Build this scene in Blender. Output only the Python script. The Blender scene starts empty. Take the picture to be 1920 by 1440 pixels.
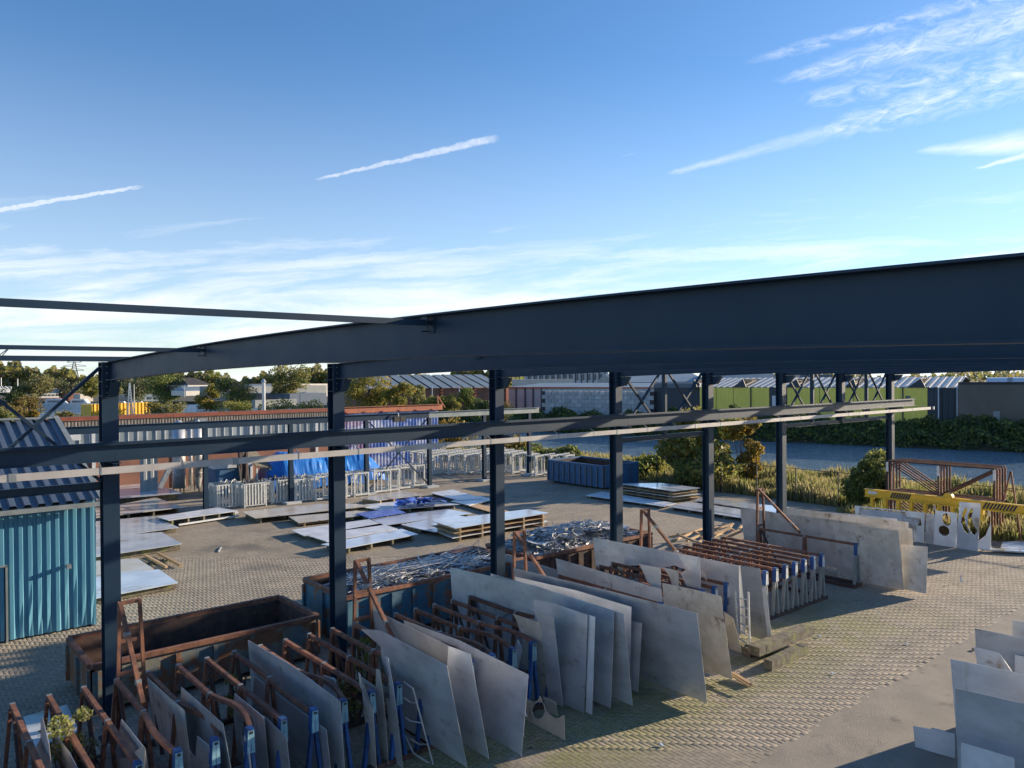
import bpy, bmesh, math, random
import numpy as np
from mathutils import Vector, Matrix
from mathutils.geometry import tessellate_polygon
random.seed(7); rng = np.random.default_rng(7)
S = bpy.context.scene
C = S.collection
H = 7.2
# ---------------------------------------------------------------- camera
F0 = Vector((0.6441, 0.7650, 0)).normalized()
fw = (F0 + Vector((0, 0, -0.00833))).normalized()
r0 = Vector((F0.y, -F0.x, 0)); u0 = r0.cross(fw)
sr = 0.0078; cr = math.sqrt(1 - sr * sr)
R_ = r0 * cr - u0 * sr; U_ = u0 * cr + r0 * sr
camd = bpy.data.cameras.new('camera'); cam = bpy.data.objects.new('camera', camd); C.objects.link(cam)
camd.sensor_width = 36; camd.lens = 27; camd.clip_end = 4000; camd.clip_start = 0.1
cam.matrix_world = Matrix(((R_.x, U_.x, -fw.x, 0), (R_.y, U_.y, -fw.y, 0), (R_.z, U_.z, -fw.z, H), (0, 0, 0, 1)))
S.camera = cam
S.render.resolution_x = 1024; S.render.resolution_y = 768
S.view_settings.view_transform = 'Standard'; S.view_settings.look = 'None'
S.view_settings.gamma = 1; S.view_settings.use_curve_mapping = False
S.view_settings.exposure = 1.15
# ---------------------------------------------------------------- projection helpers (photo pixel -> place)
CP = Vector((0, 0, H))
def ray(u, v): return fw + R_ * ((u - 960) / 1440) + U_ * ((720 - v) / 1440)
def G(u, v, z=0.0):
    d = ray(u, v); return CP + d * ((z - H) / d.z)
def PX(u, v, x):
    d = ray(u, v); return CP + d * (x / d.x)
def PY(u, v, y):
    d = ray(u, v); return CP + d * (y / d.y)
def PP(u, v, p, n):
    d = ray(u, v); return CP + d * ((Vector(p) - CP).dot(n) / d.dot(n))
def PZ(u, v, Z):
    return CP + ray(u, v) * Z
# ---------------------------------------------------------------- sun and sky
EL = math.radians(13.5)
sd = Vector((0.974, -0.226, 0)).normalized()
sunv = Vector((sd.x * math.cos(EL), sd.y * math.cos(EL), math.sin(EL)))
ld = bpy.data.lights.new('sun', 'SUN'); ld.energy = 5.0; ld.angle = math.radians(0.5); ld.color = (1, .82, .60)
lo = bpy.data.objects.new('sun', ld); C.objects.link(lo); lo.rotation_euler = sunv.to_track_quat('Z', 'Y').to_euler()
W = bpy.data.worlds.new('World'); S.world = W; W.use_nodes = True
nt = W.node_tree; nt.nodes.clear()
class NT:
    def __init__(s, t): s.t = t
    def n(s, typ, **k):
        nd = s.t.nodes.new(typ)
        for a, b in k.items(): setattr(nd, a, b)
        return nd
    def l(s, a, b): s.t.links.new(a, b)
    def m(s, op, a, b=None, c=None, clamp=False):
        nd = s.n('ShaderNodeMath', operation=op); nd.use_clamp = clamp
        for i, x in enumerate((a, b, c)):
            if x is None: continue
            if isinstance(x, (int, float)): nd.inputs[i].default_value = x
            else: s.l(x, nd.inputs[i])
        return nd.outputs[0]
    def v(s, op, a, b=None, out=0):
        nd = s.n('ShaderNodeVectorMath', operation=op)
        for i, x in enumerate((a, b)):
            if x is None: continue
            if isinstance(x, (tuple, Vector)): nd.inputs[i].default_value = tuple(x)
            else: s.l(x, nd.inputs[i])
        return nd.outputs[out]
    def sm(s, x, a, b):
        nd = s.n('ShaderNodeMapRange', interpolation_type='SMOOTHSTEP'); s.l(x, nd.inputs[0])
        nd.inputs[1].default_value = a; nd.inputs[2].default_value = b; return nd.outputs[0]
    def noise(s, vec, scale, det=6, rough=.55, dist=0, out=0):
        nd = s.n('ShaderNodeTexNoise'); s.l(vec, nd.inputs['Vector']); nd.inputs['Scale'].default_value = scale
        nd.inputs['Detail'].default_value = det; nd.inputs['Roughness'].default_value = rough; nd.inputs['Distortion'].default_value = dist
        return nd.outputs[out]
    def mix(s, f, a, b, bt='MIX'):
        nd = s.n('ShaderNodeMix', data_type='RGBA', blend_type=bt)
        for i, x in ((0, f), (6, a), (7, b)):
            if isinstance(x, (int, float)): nd.inputs[i].default_value = x
            elif isinstance(x, tuple): nd.inputs[i].default_value = x + (1,) if len(x) == 3 else x
            else: s.l(x, nd.inputs[i])
        return nd.outputs[2]
    def xyz(s, a, b, c=0.0):
        nd = s.n('ShaderNodeCombineXYZ')
        for i, x in enumerate((a, b, c)):
            if isinstance(x, (int, float)): nd.inputs[i].default_value = x
            else: s.l(x, nd.inputs[i])
        return nd.outputs[0]
w = NT(nt)
sky = w.n('ShaderNodeTexSky', sky_type='NISHITA'); sky.sun_disc = False
sky.sun_elevation = EL; sky.sun_rotation = math.atan2(sd.x, sd.y)
sky.air_density = 1.0; sky.dust_density = 0.03; sky.ozone_density = 2.5; sky.altitude = 0
tc = w.n('ShaderNodeTexCoord').outputs['Generated']
dirn = w.v('NORMALIZE', tc)
sep = w.n('ShaderNodeSeparateXYZ'); w.l(dirn, sep.inputs[0])
dz = w.m('MAXIMUM', sep.outputs[2], 0.015)
# wind-drawn cirrus laid out on a high flat sheet
qd = Vector((-0.32, 0.95, 0)).normalized(); qn = Vector((qd.y, -qd.x, 0))
qa = w.m('DIVIDE', w.v('DOT_PRODUCT', dirn, qd, 1), dz); qb = w.m('DIVIDE', w.v('DOT_PRODUCT', dirn, qn, 1), dz)
# map of the sky round the north-east, for single cloud streaks
df = w.m('MAXIMUM', w.v('DOT_PRODUCT', dirn, F0, 1), 0.05)
gx = w.m('DIVIDE', w.v('DOT_PRODUCT', dirn, r0, 1), df); gy = w.m('DIVIDE', sep.outputs[2], df)
g = w.xyz(gx, gy)
front = w.sm(w.v('DOT_PRODUCT', dirn, F0, 1), 0.05, 0.3)
nz = w.noise(g, 34, 4, .6, 0, 1)
gw = w.v('ADD', g, w.v('MULTIPLY', w.v('SUBTRACT', nz, (.5, .5, .5)), (.009, .009, 0)))
def sp(u, v):
    d = ray(u, v); f = d.dot(F0); return Vector((d.dot(r0) / f, d.z / f, 0))
def seg(a, b, w0, w1, vec, soft=1.25):
    A = sp(*a); B = sp(*b); L = (B - A).length; d = (B - A) / L
    rel = w.v('SUBTRACT', vec, A)
    t = w.m('DIVIDE', w.v('DOT_PRODUCT', rel, d, 1), L)
    e = w.m('MULTIPLY', w.sm(t, -0.06, 0.08), w.m('SUBTRACT', 1, w.sm(t, .93, 1.06)))
    dist = w.m('ABSOLUTE', w.v('DOT_PRODUCT', rel, Vector((-d.y, d.x, 0)), 1))
    tc_ = w.m('MAXIMUM', w.m('MINIMUM', t, 1), 0)
    ww = w.m('MULTIPLY_ADD', tc_, (w1 - w0) / 1440, w0 / 1440)
    x = w.m('SUBTRACT', 1, w.m('DIVIDE', dist, ww), clamp=True)
    x = w.m('MULTIPLY', w.sm(x, 0, soft), e)
    return x
# long streak noise in map space, sloping up to the right
sl = Vector((1, .24, 0)).normalized(); sn = Vector((-sl.y, sl.x, 0))
sa = w.v('DOT_PRODUCT', gw, sl, 1); sb = w.v('DOT_PRODUCT', gw, sn, 1)
st1 = w.noise(w.xyz(w.m('MULTIPLY', sa, 5), w.m('MULTIPLY', sb, 30)), 1.4, 8, .62, .4)
st2 = w.noise(w.xyz(w.m('MULTIPLY', sa, 14), w.m('MULTIPLY', sb, 50), 3.0), 1.6, 8, .68, .8)
flow = w.noise(w.xyz(w.m('MULTIPLY', qa, .12), w.m('MULTIPLY', qb, .5), 1.7), 1.3, 8, .6, .6)
acc = None
def add(x, k):
    global acc
    x = w.m('MULTIPLY', x, k); acc = x if acc is None else w.m('MAXIMUM', acc, x)
s2 = w.sm(st2, .30, .78); s1 = w.sm(st1, .34, .74)
add(w.m('MULTIPLY', seg((1470, 150), (2300, -60), 18, 170, gw), w.m("MULTIPLY_ADD", s2, .85, .12)), .74)
add(w.m('MULTIPLY', seg((1420, 110), (2300, -110), 14, 70, gw), s2), .55)
add(w.m('MULTIPLY', seg((1250, 326), (1560, 246), 10, 34, gw), w.m('MULTIPLY_ADD', s1, .5, .5)), .5)
add(w.m('MULTIPLY', seg((1520, 256), (2300, 30), 30, 140, gw), w.m("MULTIPLY_ADD", s2, .85, .12)), .82)
add(w.m('MULTIPLY', seg((1500, 190), (2200, 60), 30, 100, gw), s2), .55)
add(w.m('MULTIPLY', seg((1720, 285), (2300, 235), 12, 110, gw), w.m('MULTIPLY_ADD', s1, .4, .6)), .8)
add(w.m('MULTIPLY', seg((1825, 318), (2200, 215), 4, 40, gw), w.m('MULTIPLY_ADD', s1, .3, .7)), .85)
add(w.m('MULTIPLY', seg((1155, 296), (1330, 258), 5, 8, gw), s1), .42)
add(w.m('MULTIPLY', seg((340, 452), (620, 415), 18, 22, gw), s1), .30)
add(w.m('MULTIPLY', seg((650, 470), (1230, 395), 14, 34, gw), s1), .34)
add(w.m('MULTIPLY', seg((870, 492), (1225, 436), 4, 16, gw), w.m('MULTIPLY_ADD', s1, .4, .6)), .48)
add(w.m('MULTIPLY', seg((1150, 430), (2300, 375), 20, 46, gw), w.m('MULTIPLY_ADD', s1, .5, .4)), .40)
add(seg((395, 492), (510, 478), 1.5, 2, g), .35)
# vapour trails
tn = w.noise(g, 130, 5, .6)
gt = w.v('ADD', g, w.v('MULTIPLY', w.v('SUBTRACT', w.noise(g, 90, 3, .6, 0, 1), (.5, .5, .5)), (.004, .006, 0)))
add(w.m('MULTIPLY', seg((-300, 442), (262, 350), 9, 5, gt, .6), w.m('MULTIPLY_ADD', tn, .5, .55)), .74)
add(w.m('MULTIPLY', seg((592, 337), (928, 259), 3.5, 11, gt, .7), w.m('MULTIPLY_ADD', tn, .9, .25)), .66)
acc = w.m('MULTIPLY', acc, front)
elv = sep.outputs[2]
hl = Vector((1, .075, 0)).normalized(); ha = w.v('DOT_PRODUCT', gw, hl, 1); hb_ = w.v('DOT_PRODUCT', gw, Vector((-hl.y, hl.x, 0)), 1)
hs_ = w.noise(w.xyz(w.m('MULTIPLY', ha, 2.4), w.m('MULTIPLY', hb_, 24), 5.0), 1.3, 8, .6, .5)
low = w.m('MULTIPLY', w.m('SUBTRACT', 1, w.sm(w.m('ADD', elv, w.m('MULTIPLY_ADD', hs_, -.15, .075)), .045, .25)), w.m('MULTIPLY_ADD', w.sm(hs_, .32, .66), .52, .36))
gen = w.m('MULTIPLY', w.m('MULTIPLY', w.sm(flow, .55, .85), w.sm(elv, .02, .2)), .10)
veil = w.m('MULTIPLY', w.m('SUBTRACT', 1, w.sm(elv, .0, .42)), .34)
sgl = w.m('MULTIPLY', w.m('POWER', w.m('MAXIMUM', w.v('DOT_PRODUCT', dirn, sunv, 1), 0), 6), .22)
veil = w.m('MAXIMUM', veil, w.m('MULTIPLY', sgl, w.m('SUBTRACT', 1, w.sm(elv, .15, .75))))
tot = w.m('MAXIMUM', w.m('MAXIMUM', acc, low), w.m('MAXIMUM', gen, veil), clamp=True)
# cloud brightness follows how near the sun the cloud stands
sdot = w.m('MAXIMUM', w.v('DOT_PRODUCT', dirn, sunv, 1), 0)
cb = w.m('MULTIPLY_ADD', w.m('POWER', sdot, 3), 1.6, 6.4)
cw = w.n('ShaderNodeCombineColor')
w.l(w.m('MULTIPLY', cb, .98), cw.inputs[0]); w.l(cb, cw.inputs[1]); w.l(w.m('MULTIPLY', cb, 1.03), cw.inputs[2])
skc = w.mix(1.0, sky.outputs[0], (0.64, 0.90, 1.15), 'MULTIPLY')
skc = w.mix(tot, skc, cw.outputs[0])
bg = w.n('ShaderNodeBackground'); bg.inputs[1].default_value = 0.083
w.l(skc, bg.inputs[0]); wo = w.n('ShaderNodeOutputWorld'); w.l(bg.outputs[0], wo.inputs[0])
# ---------------------------------------------------------------- materials
M = {}
def mat(name, c1, c2=None, scale=3.0, rough=.6, metal=0.0, bump=0.0, bscale=40, rand=0.0, stretch=(1, 1, 1), thr=(.35, .65), c3=None, s3=.7, t3=(.6, .7), spec=.5, obj=False, rvar=.0, runs=None):
    m = bpy.data.materials.new(name); m.use_nodes = True; t = NT(m.node_tree)
    b = m.node_tree.nodes['Principled BSDF']
    b.inputs['Roughness'].default_value = rough; b.inputs['Metallic'].default_value = metal
    b.inputs['Specular IOR Level'].default_value = spec
    if obj: pos = t.n('ShaderNodeTexCoord').outputs['Object']
    else: pos = t.n('ShaderNodeNewGeometry').outputs['Position']
    if stretch != (1, 1, 1): pos = t.v('MULTIPLY', pos, stretch)
    col = c1
    if rand or obj:
        oi = t.n('ShaderNodeObjectInfo').outputs['Random']
        pos = t.v('ADD', pos, t.xyz(t.m('MULTIPLY', oi, 37.0), t.m('MULTIPLY', oi, 11.0), 0))
    if c2:
        col = t.mix(t.sm(t.noise(pos, scale), *thr), c1, c2)
    if c3:
        col = t.mix(t.sm(t.noise(pos, scale * s3, 8, .65), *t3), col, c3)
    if runs:
        p3 = t.v('MULTIPLY', pos, (7, 7, .45)); k3 = t.m('MULTIPLY', t.sm(t.noise(p3, 1.0, 6, .7), .56, .76), t.sm(t.noise(pos, .7, 3), .42, .6))
        col = t.mix(t.m('MULTIPLY', k3, .75), col, runs)
        p4 = t.v('MULTIPLY', pos, (1, .35, 9)); k4 = t.sm(t.noise(p4, 5.0, 3, .5), .66, .72)
        col = t.mix(t.m('MULTIPLY', k4, .22), col, (.16, .16, .17))
    if rand:
        hv = t.n('ShaderNodeHueSaturation')
        if isinstance(col, tuple): hv.inputs['Color'].default_value = col + (1,)
        else: t.l(col, hv.inputs['Color'])
        t.l(t.m('MULTIPLY_ADD', oi, rand * 2, 1 - rand), hv.inputs['Value']); col = hv.outputs[0]
    if isinstance(col, tuple): b.inputs['Base Color'].default_value = col + (1,)
    else: t.l(col, b.inputs['Base Color'])
    if rvar:
        t.l(t.m('MULTIPLY_ADD', t.noise(pos, scale * 2.3, 5), rvar, rough - rvar / 2), b.inputs['Roughness'])
    if bump:
        bp = t.n('ShaderNodeBump'); bp.inputs['Strength'].default_value = min(1, bump); bp.inputs['Distance'].default_value = .02
        t.l(t.noise(pos, bscale, 4), bp.inputs['Height']); t.l(bp.outputs[0], b.inputs['Normal'])
    M[name] = m; return m
mat('frame_steel', (.011, .031, .060), (.016, .038, .068), 1.2, .48, 0, rvar=.12, spec=.28)
mat('frame_bolt', (.30, .30, .29), None, rough=.5, metal=.6)
mat('busbar', (.47, .44, .41), (.38, .36, .34), 2, .5)
mat('zinc', (.33, .35, .36), (.24, .26, .27), 4, .5, .5)
mat('rust', (.23, .10, .055), (.125, .055, .038), 5, .8, 0, .3, 60, obj=True, rand=.28, c3=(.055, .03, .026), t3=(.56, .7))
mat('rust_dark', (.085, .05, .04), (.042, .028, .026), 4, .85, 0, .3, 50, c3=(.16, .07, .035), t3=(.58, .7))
mat('cap_light', (.24, .42, .48), (.15, .30, .36), 9, .55, 0, obj=True, rand=.25, c3=(.09, .06, .05), t3=(.63, .68), s3=2)
mat('cap_white', (.60, .62, .62), (.5, .53, .55), 9, .55, c3=(.16, .09, .06), t3=(.63, .68), s3=2)
mat('cap_blue', (.018, .085, .26), (.014, .055, .17), 7, .5, 0, obj=True, rand=.3, c3=(.07, .05, .05), t3=(.6, .68), s3=2)
mat('sheet', (.66, .67, .685), (.50, .515, .53), 1.3, .38, .5, .10, 14, rand=.22, stretch=(1, .8, 1.6), c3=(.27, .22, .165), s3=1.3, t3=(.56, .78), rvar=.22, obj=True, runs=(.26, .17, .10))
mat('sheet_dull', (.60, .575, .53), (.47, .44, .39), 2.2, .52, .3, .12, 14, rand=.15, c3=(.17, .115, .07), s3=1.2, t3=(.56, .74), rvar=.15, obj=True, runs=(.20, .11, .055))
mat('sheet_white', (.74, .76, .78), (.60, .61, .62), 1.5, .4, .25, .05, 10, rand=.1, c3=(.34, .28, .2), t3=(.6, .72), obj=True)
mat('film', (.70, .75, .82), (.55, .60, .68), 1.0, .16, .35, .06, 8, rand=.14, c3=(.42, .36, .27), t3=(.55, .66), obj=True)
mat('film_tan', (.58, .51, .40), (.64, .63, .60), .9, .2, .25, .06, 8, rand=.1, c3=(.30, .26, .2), t3=(.6, .66), obj=True)
mat('blue_film', (.06, .11, .42), (.10, .18, .55), 2, .25, .1, .2, 10)
mat('timber', (.50, .34, .19), (.36, .24, .13), 8, .75, 0, .3, 60, rand=.25, stretch=(1, 5, 5), obj=True)
mat('timber_old', (.20, .175, .13), (.10, .088, .068), 6, .9, 0, .8, 30, rand=.2, c3=(.20, .21, .07), t3=(.5, .66), obj=True)
mat('bin_blue', (.065, .17, .235), (.04, .115, .18), 3, .6, 0, .2, 30, c3=(.20, .10, .055), s3=.9, t3=(.50, .58), runs=(.12, .06, .035))
mat('bin_tan', (.20, .17, .12), (.10, .14, .15), 1.6, .7, 0, .3, 30, c3=(.20, .085, .04), s3=1.1, t3=(.46, .56))
mat('bin_far', (.035, .12, .24), (.03, .095, .19), 3, .55, 0, .2, 30, c3=(.05, .045, .05), t3=(.6, .66), runs=(.10, .07, .05))
mat('scrap', (.60, .62, .64), (.26, .26, .27), 11, .5, .45, rand=0, rvar=.2)
mat('shed_blue', (.085, .26, .36), (.07, .22, .32), 1.5, .5, 0, .05, 12, stretch=(1, 1, .25), c3=(.16, .36, .44), t3=(.6, .75))
mat('shed_roof', (.085, .115, .16), (.10, .13, .17), 1.0, .42, .2)
mat('trim', (.26, .29, .29), (.20, .23, .23), 2, .5, .2)
mat('dark', (.02, .022, .026), None, rough=.6)
mat('white_paint', (.60, .61, .58), (.46, .47, .45), 6, .5, 0, c3=(.25, .19, .14), s3=2, t3=(.62, .70))
mat('silo', (.55, .56, .57), (.46, .47, .48), 2, .35, .55)
mat('water', (.14, .21, .26), None, rough=.09)
mat('yellow', (.72, .43, .02), (.60, .36, .02), 3, .5, 0, c3=(.20, .10, .04), s3=2, t3=(.64, .70))
mat('green_wall', (.90, .72, .13), (.84, .68, .12), .4, .55)
mat('roof_pale', (.50, .46, .39), (.42, .39, .34), .5, .4, .25)
mat('wall_dark', (.035, .045, .06), (.045, .055, .07), .3, .6)
mat('concrete', (.44, .46, .47), (.35, .37, .38), .8, .85, 0, .2, 4, rand=.14, c3=(.16, .17, .15), t3=(.62, .75))
mat('wall_white', (.50, .53, .55), (.42, .45, .48), .3, .7)
mat('wall_brown', (.13, .115, .095), (.16, .14, .12), .3, .85)
mat('wall_grey', (.26, .28, .28), (.20, .22, .23), .3, .7)
mat('brick_far', (.26, .12, .08), (.19, .09, .065), 1, .85)
mat('roof_grey', (.21, .26, .29), (.16, .21, .24), .25, .5, .2)
mat('roof_dark', (.04, .036, .04), (.055, .05, .05), .4, .8)
mat('pink', (.40, .15, .13), None, rough=.6)
mat('glass', (.03, .05, .07), (.10, .13, .16), .8, .12)
mat('pane', (.30, .34, .36), (.20, .24, .26), .6, .25, .1, rand=.25, obj=True)
mat('rust_red', (.28, .075, .04), (.20, .06, .035), 3, .75, c3=(.12, .05, .035), t3=(.6, .7))
mat('rust_orange', (.42, .14, .07), (.33, .11, .06), 3, .7)
mat('board', (.34, .29, .23), (.17, .14, .11), 14, .85, stretch=(1, 1, .15))
mat('tarp', (.012, .13, .46), (.02, .18, .55), 1.2, .38, 0, .9, 3.0, c3=(.015, .09, .34), t3=(.55, .7))
mat('tarp_grey', (.07, .14, .24), (.10, .18, .29), 1.2, .5, 0, .5, 3)
mat('bark', (.10, .08, .06), (.06, .05, .04), 5, .9)
mat('soil', (.10, .085, .055), (.06, .07, .035), 1.2, .95, 0, .4, 8)
mat('bank_soil', (.04, .05, .03), (.06, .055, .035), .3, .95)
mat('asphalt', (.27, .24, .20), (.215, .195, .165), 1.1, .9, 0, .9, 70, c3=(.12, .112, .10), s3=1.3, t3=(.55, .72))
mat('car_paint', (.05, .06, .07), None, rough=.25, rand=0)
mat('boat_white', (.62, .65, .68), (.5, .54, .58), 1, .4)
mat('house_white', (.55, .50, .42), (.6, .56, .5), 1, .7)
# paving: block colour, moss and dirt laid over the blocks
def paving_mat(name, bricks):
    m = bpy.data.materials.new(name); m.use_nodes = True; t = NT(m.node_tree); b = m.node_tree.nodes['Principled BSDF']
    geo = t.n('ShaderNodeNewGeometry'); pos = geo.outputs['Position']
    sx = t.n('ShaderNodeSeparateXYZ'); t.l(pos, sx.inputs[0])
    col = t.mix(t.sm(t.noise(pos, .55, 5), .38, .66), (.42, .35, .262), (.32, .275, .21))
    col = t.mix(t.sm(t.noise(pos, 7, 6, .7), .35, .8), col, (.19, .17, .14))
    if not bricks:
        rv = geo.outputs['Random Per Island']
        col = t.mix(t.m('MULTIPLY', rv, .30), col, (.36, .31, .245)); col = t.mix(t.m('MULTIPLY', t.m('FRACT', t.m('MULTIPLY', rv, 7.3)), .30), col, (.12, .11, .095))
    else:
        bt = t.n('ShaderNodeTexBrick'); t.l(pos, bt.inputs['Vector'])
        for k, v_ in (('Scale', 1.0), ('Mortar Size', .012), ('Brick Width', .21), ('Row Height', .105), ('Bias', -.2)): bt.inputs[k].default_value = v_
        bt.inputs['Color1'].default_value = (1, 1, 1, 1); bt.inputs['Color2'].default_value = (.80, .79, .76, 1); bt.inputs['Mortar'].default_value = (.5, .48, .43, 1)
        col = t.mix(.9, col, bt.outputs[0], 'MULTIPLY')
    # moss: along the racks' open side and under them
    band = t.m('MULTIPLY', t.sm(sx.outputs[1], 8.6, 10.3), t.m('SUBTRACT', 1, t.sm(sx.outputs[1], 11.5, 14.5)))
    band = t.m('MULTIPLY', band, t.m('SUBTRACT', 1, t.sm(sx.outputs[0], 21, 26)))
    mz = t.noise(pos, .8, 7, .65); mf = t.m('MULTIPLY', t.sm(mz, .36, .54), band)
    mf2 = t.m('MULTIPLY', t.sm(t.noise(pos, .35, 6, .7), .60, .74), .45)
    tm = t.noise(t.v('MULTIPLY', pos, (.10, .9, 1)), 1.6, 5, .6)
    col = t.mix(t.m('MULTIPLY', t.sm(tm, .52, .68), .30), col, (.13, .12, .10))
    mf = t.m('MAXIMUM', t.m('MULTIPLY', mf, .85), mf2)
    fine = t.sm(t.noise(pos, 22, 3), .3, .62)
    col = t.mix(t.m('MULTIPLY', mf, fine), col, (.19, .195, .05))
    # dark damp stains in the far yard
    st = t.m('MULTIPLY', t.sm(t.noise(pos, .22, 6, .6), .52, .66), t.sm(sx.outputs[1], 24, 32))
    col = t.mix(t.m('MULTIPLY', st, .7), col, (.075, .072, .066))
    t.l(col, b.inputs['Base Color'])
    b.inputs['Roughness'].default_value = .88
    bp = t.n('ShaderNodeBump'); bp.inputs['Strength'].default_value = .6; bp.inputs['Distance'].default_value = .012
    t.l(t.noise(pos, 55, 5), bp.inputs['Height']); t.l(bp.outputs[0], b.inputs['Normal'])
    M[name] = m
paving_mat('paver', False); paving_mat('paving', True)
m = mat('joint', (.07, .062, .048), (.075, .08, .035), 4, .95)
# water with wind ripples
def water_mat():
    m = M['water']; t = NT(m.node_tree); b = m.node_tree.nodes['Principled BSDF']
    pos = t.n('ShaderNodeNewGeometry').outputs['Position']
    p2 = t.v('MULTIPLY', pos, (1.0, .45, 1))
    h = t.m('ADD', t.noise(p2, 1.7, 4, .6), t.m('MULTIPLY', t.noise(pos, .35, 3), .8))
    bp = t.n('ShaderNodeBump'); bp.inputs['Strength'].default_value = 1.0; bp.inputs['Distance'].default_value = .28
    t.l(h, bp.inputs['Height']); t.l(bp.outputs[0], b.inputs['Normal'])
    b.inputs['IOR'].default_value = 1.33; b.inputs['Roughness'].default_value = .06
water_mat()
# corrugated wall painted with faded red and blue cloud shapes
def mural():
    m = bpy.data.materials.new('mural'); m.use_nodes = True; t = NT(m.node_tree); b = m.node_tree.nodes['Principled BSDF']
    pos = t.n('ShaderNodeNewGeometry').outputs['Position']; sx = t.n('ShaderNodeSeparateXYZ'); t.l(pos, sx.inputs[0])
    n1 = t.noise(t.v('MULTIPLY', pos, (1, 1, 1.4)), .45, 5, .55, .4)
    k = t.m('MULTIPLY_ADD', sx.outputs[0], .075, t.m('MULTIPLY_ADD', n1, 1.0, -2.6))
    col = t.mix(t.sm(k, -.25, .35), (.42, .14, .13), (.045, .13, .42))
    col = t.mix(t.sm(t.noise(pos, .8, 6, .6, .5), .40, .66), col, (.60, .62, .72))
    t.l(col, b.inputs['Base Color']); b.inputs['Roughness'].default_value = .55; M['mural'] = m
mural()
def leafmat(name, a, b_, c_=None, tr=.45):
    m = bpy.data.materials.new(name); m.use_nodes = True; t = NT(m.node_tree); b = m.node_tree.nodes['Principled BSDF']
    geo = t.n('ShaderNodeNewGeometry')
    col = t.mix(geo.outputs['Random Per Island'], a, b_)
    col = t.mix(t.sm(t.noise(geo.outputs['Position'], .5, 3), .42, .62), col, c_ or a)
    t.l(col, b.inputs['Base Color']); b.inputs['Roughness'].default_value = .6; b.inputs['Specular IOR Level'].default_value = .25
    tl = t.n('ShaderNodeBsdfTranslucent'); t.l(col, tl.inputs[0])
    mx = t.n('ShaderNodeMixShader'); mx.inputs[0].default_value = tr
    t.l(b.outputs[0], mx.inputs[1]); t.l(tl.outputs[0], mx.inputs[2])
    t.l(mx.outputs[0], m.node_tree.nodes['Material Output'].inputs[0]); M[name] = m
leafmat('leaf_green', (.20, .24, .05), (.13, .175, .045), (.26, .27, .07))
leafmat('leaf_olive', (.28, .235, .06), (.17, .175, .05), (.32, .27, .08))
leafmat('leaf_dark', (.075, .11, .042), (.11, .14, .05), (.10, .13, .055), .4)
leafmat('leaf_far', (.16, .19, .11), (.20, .21, .12), (.25, .21, .13), .45)  # greyer leaf colour, with a little distance haze tinted in
leafmat('leaf_gold', (.30, .20, .03), (.16, .13, .025), (.36, .24, .04))
leafmat('leaf_brown', (.14, .09, .045), (.20, .14, .07), (.10, .075, .035))
leafmat('leaf_pale', (.20, .21, .10), (.13, .15, .06), (.24, .24, .13))
leafmat('reed', (.27, .26, .09), (.15, .18, .05), (.33, .29, .14), .5)
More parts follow.
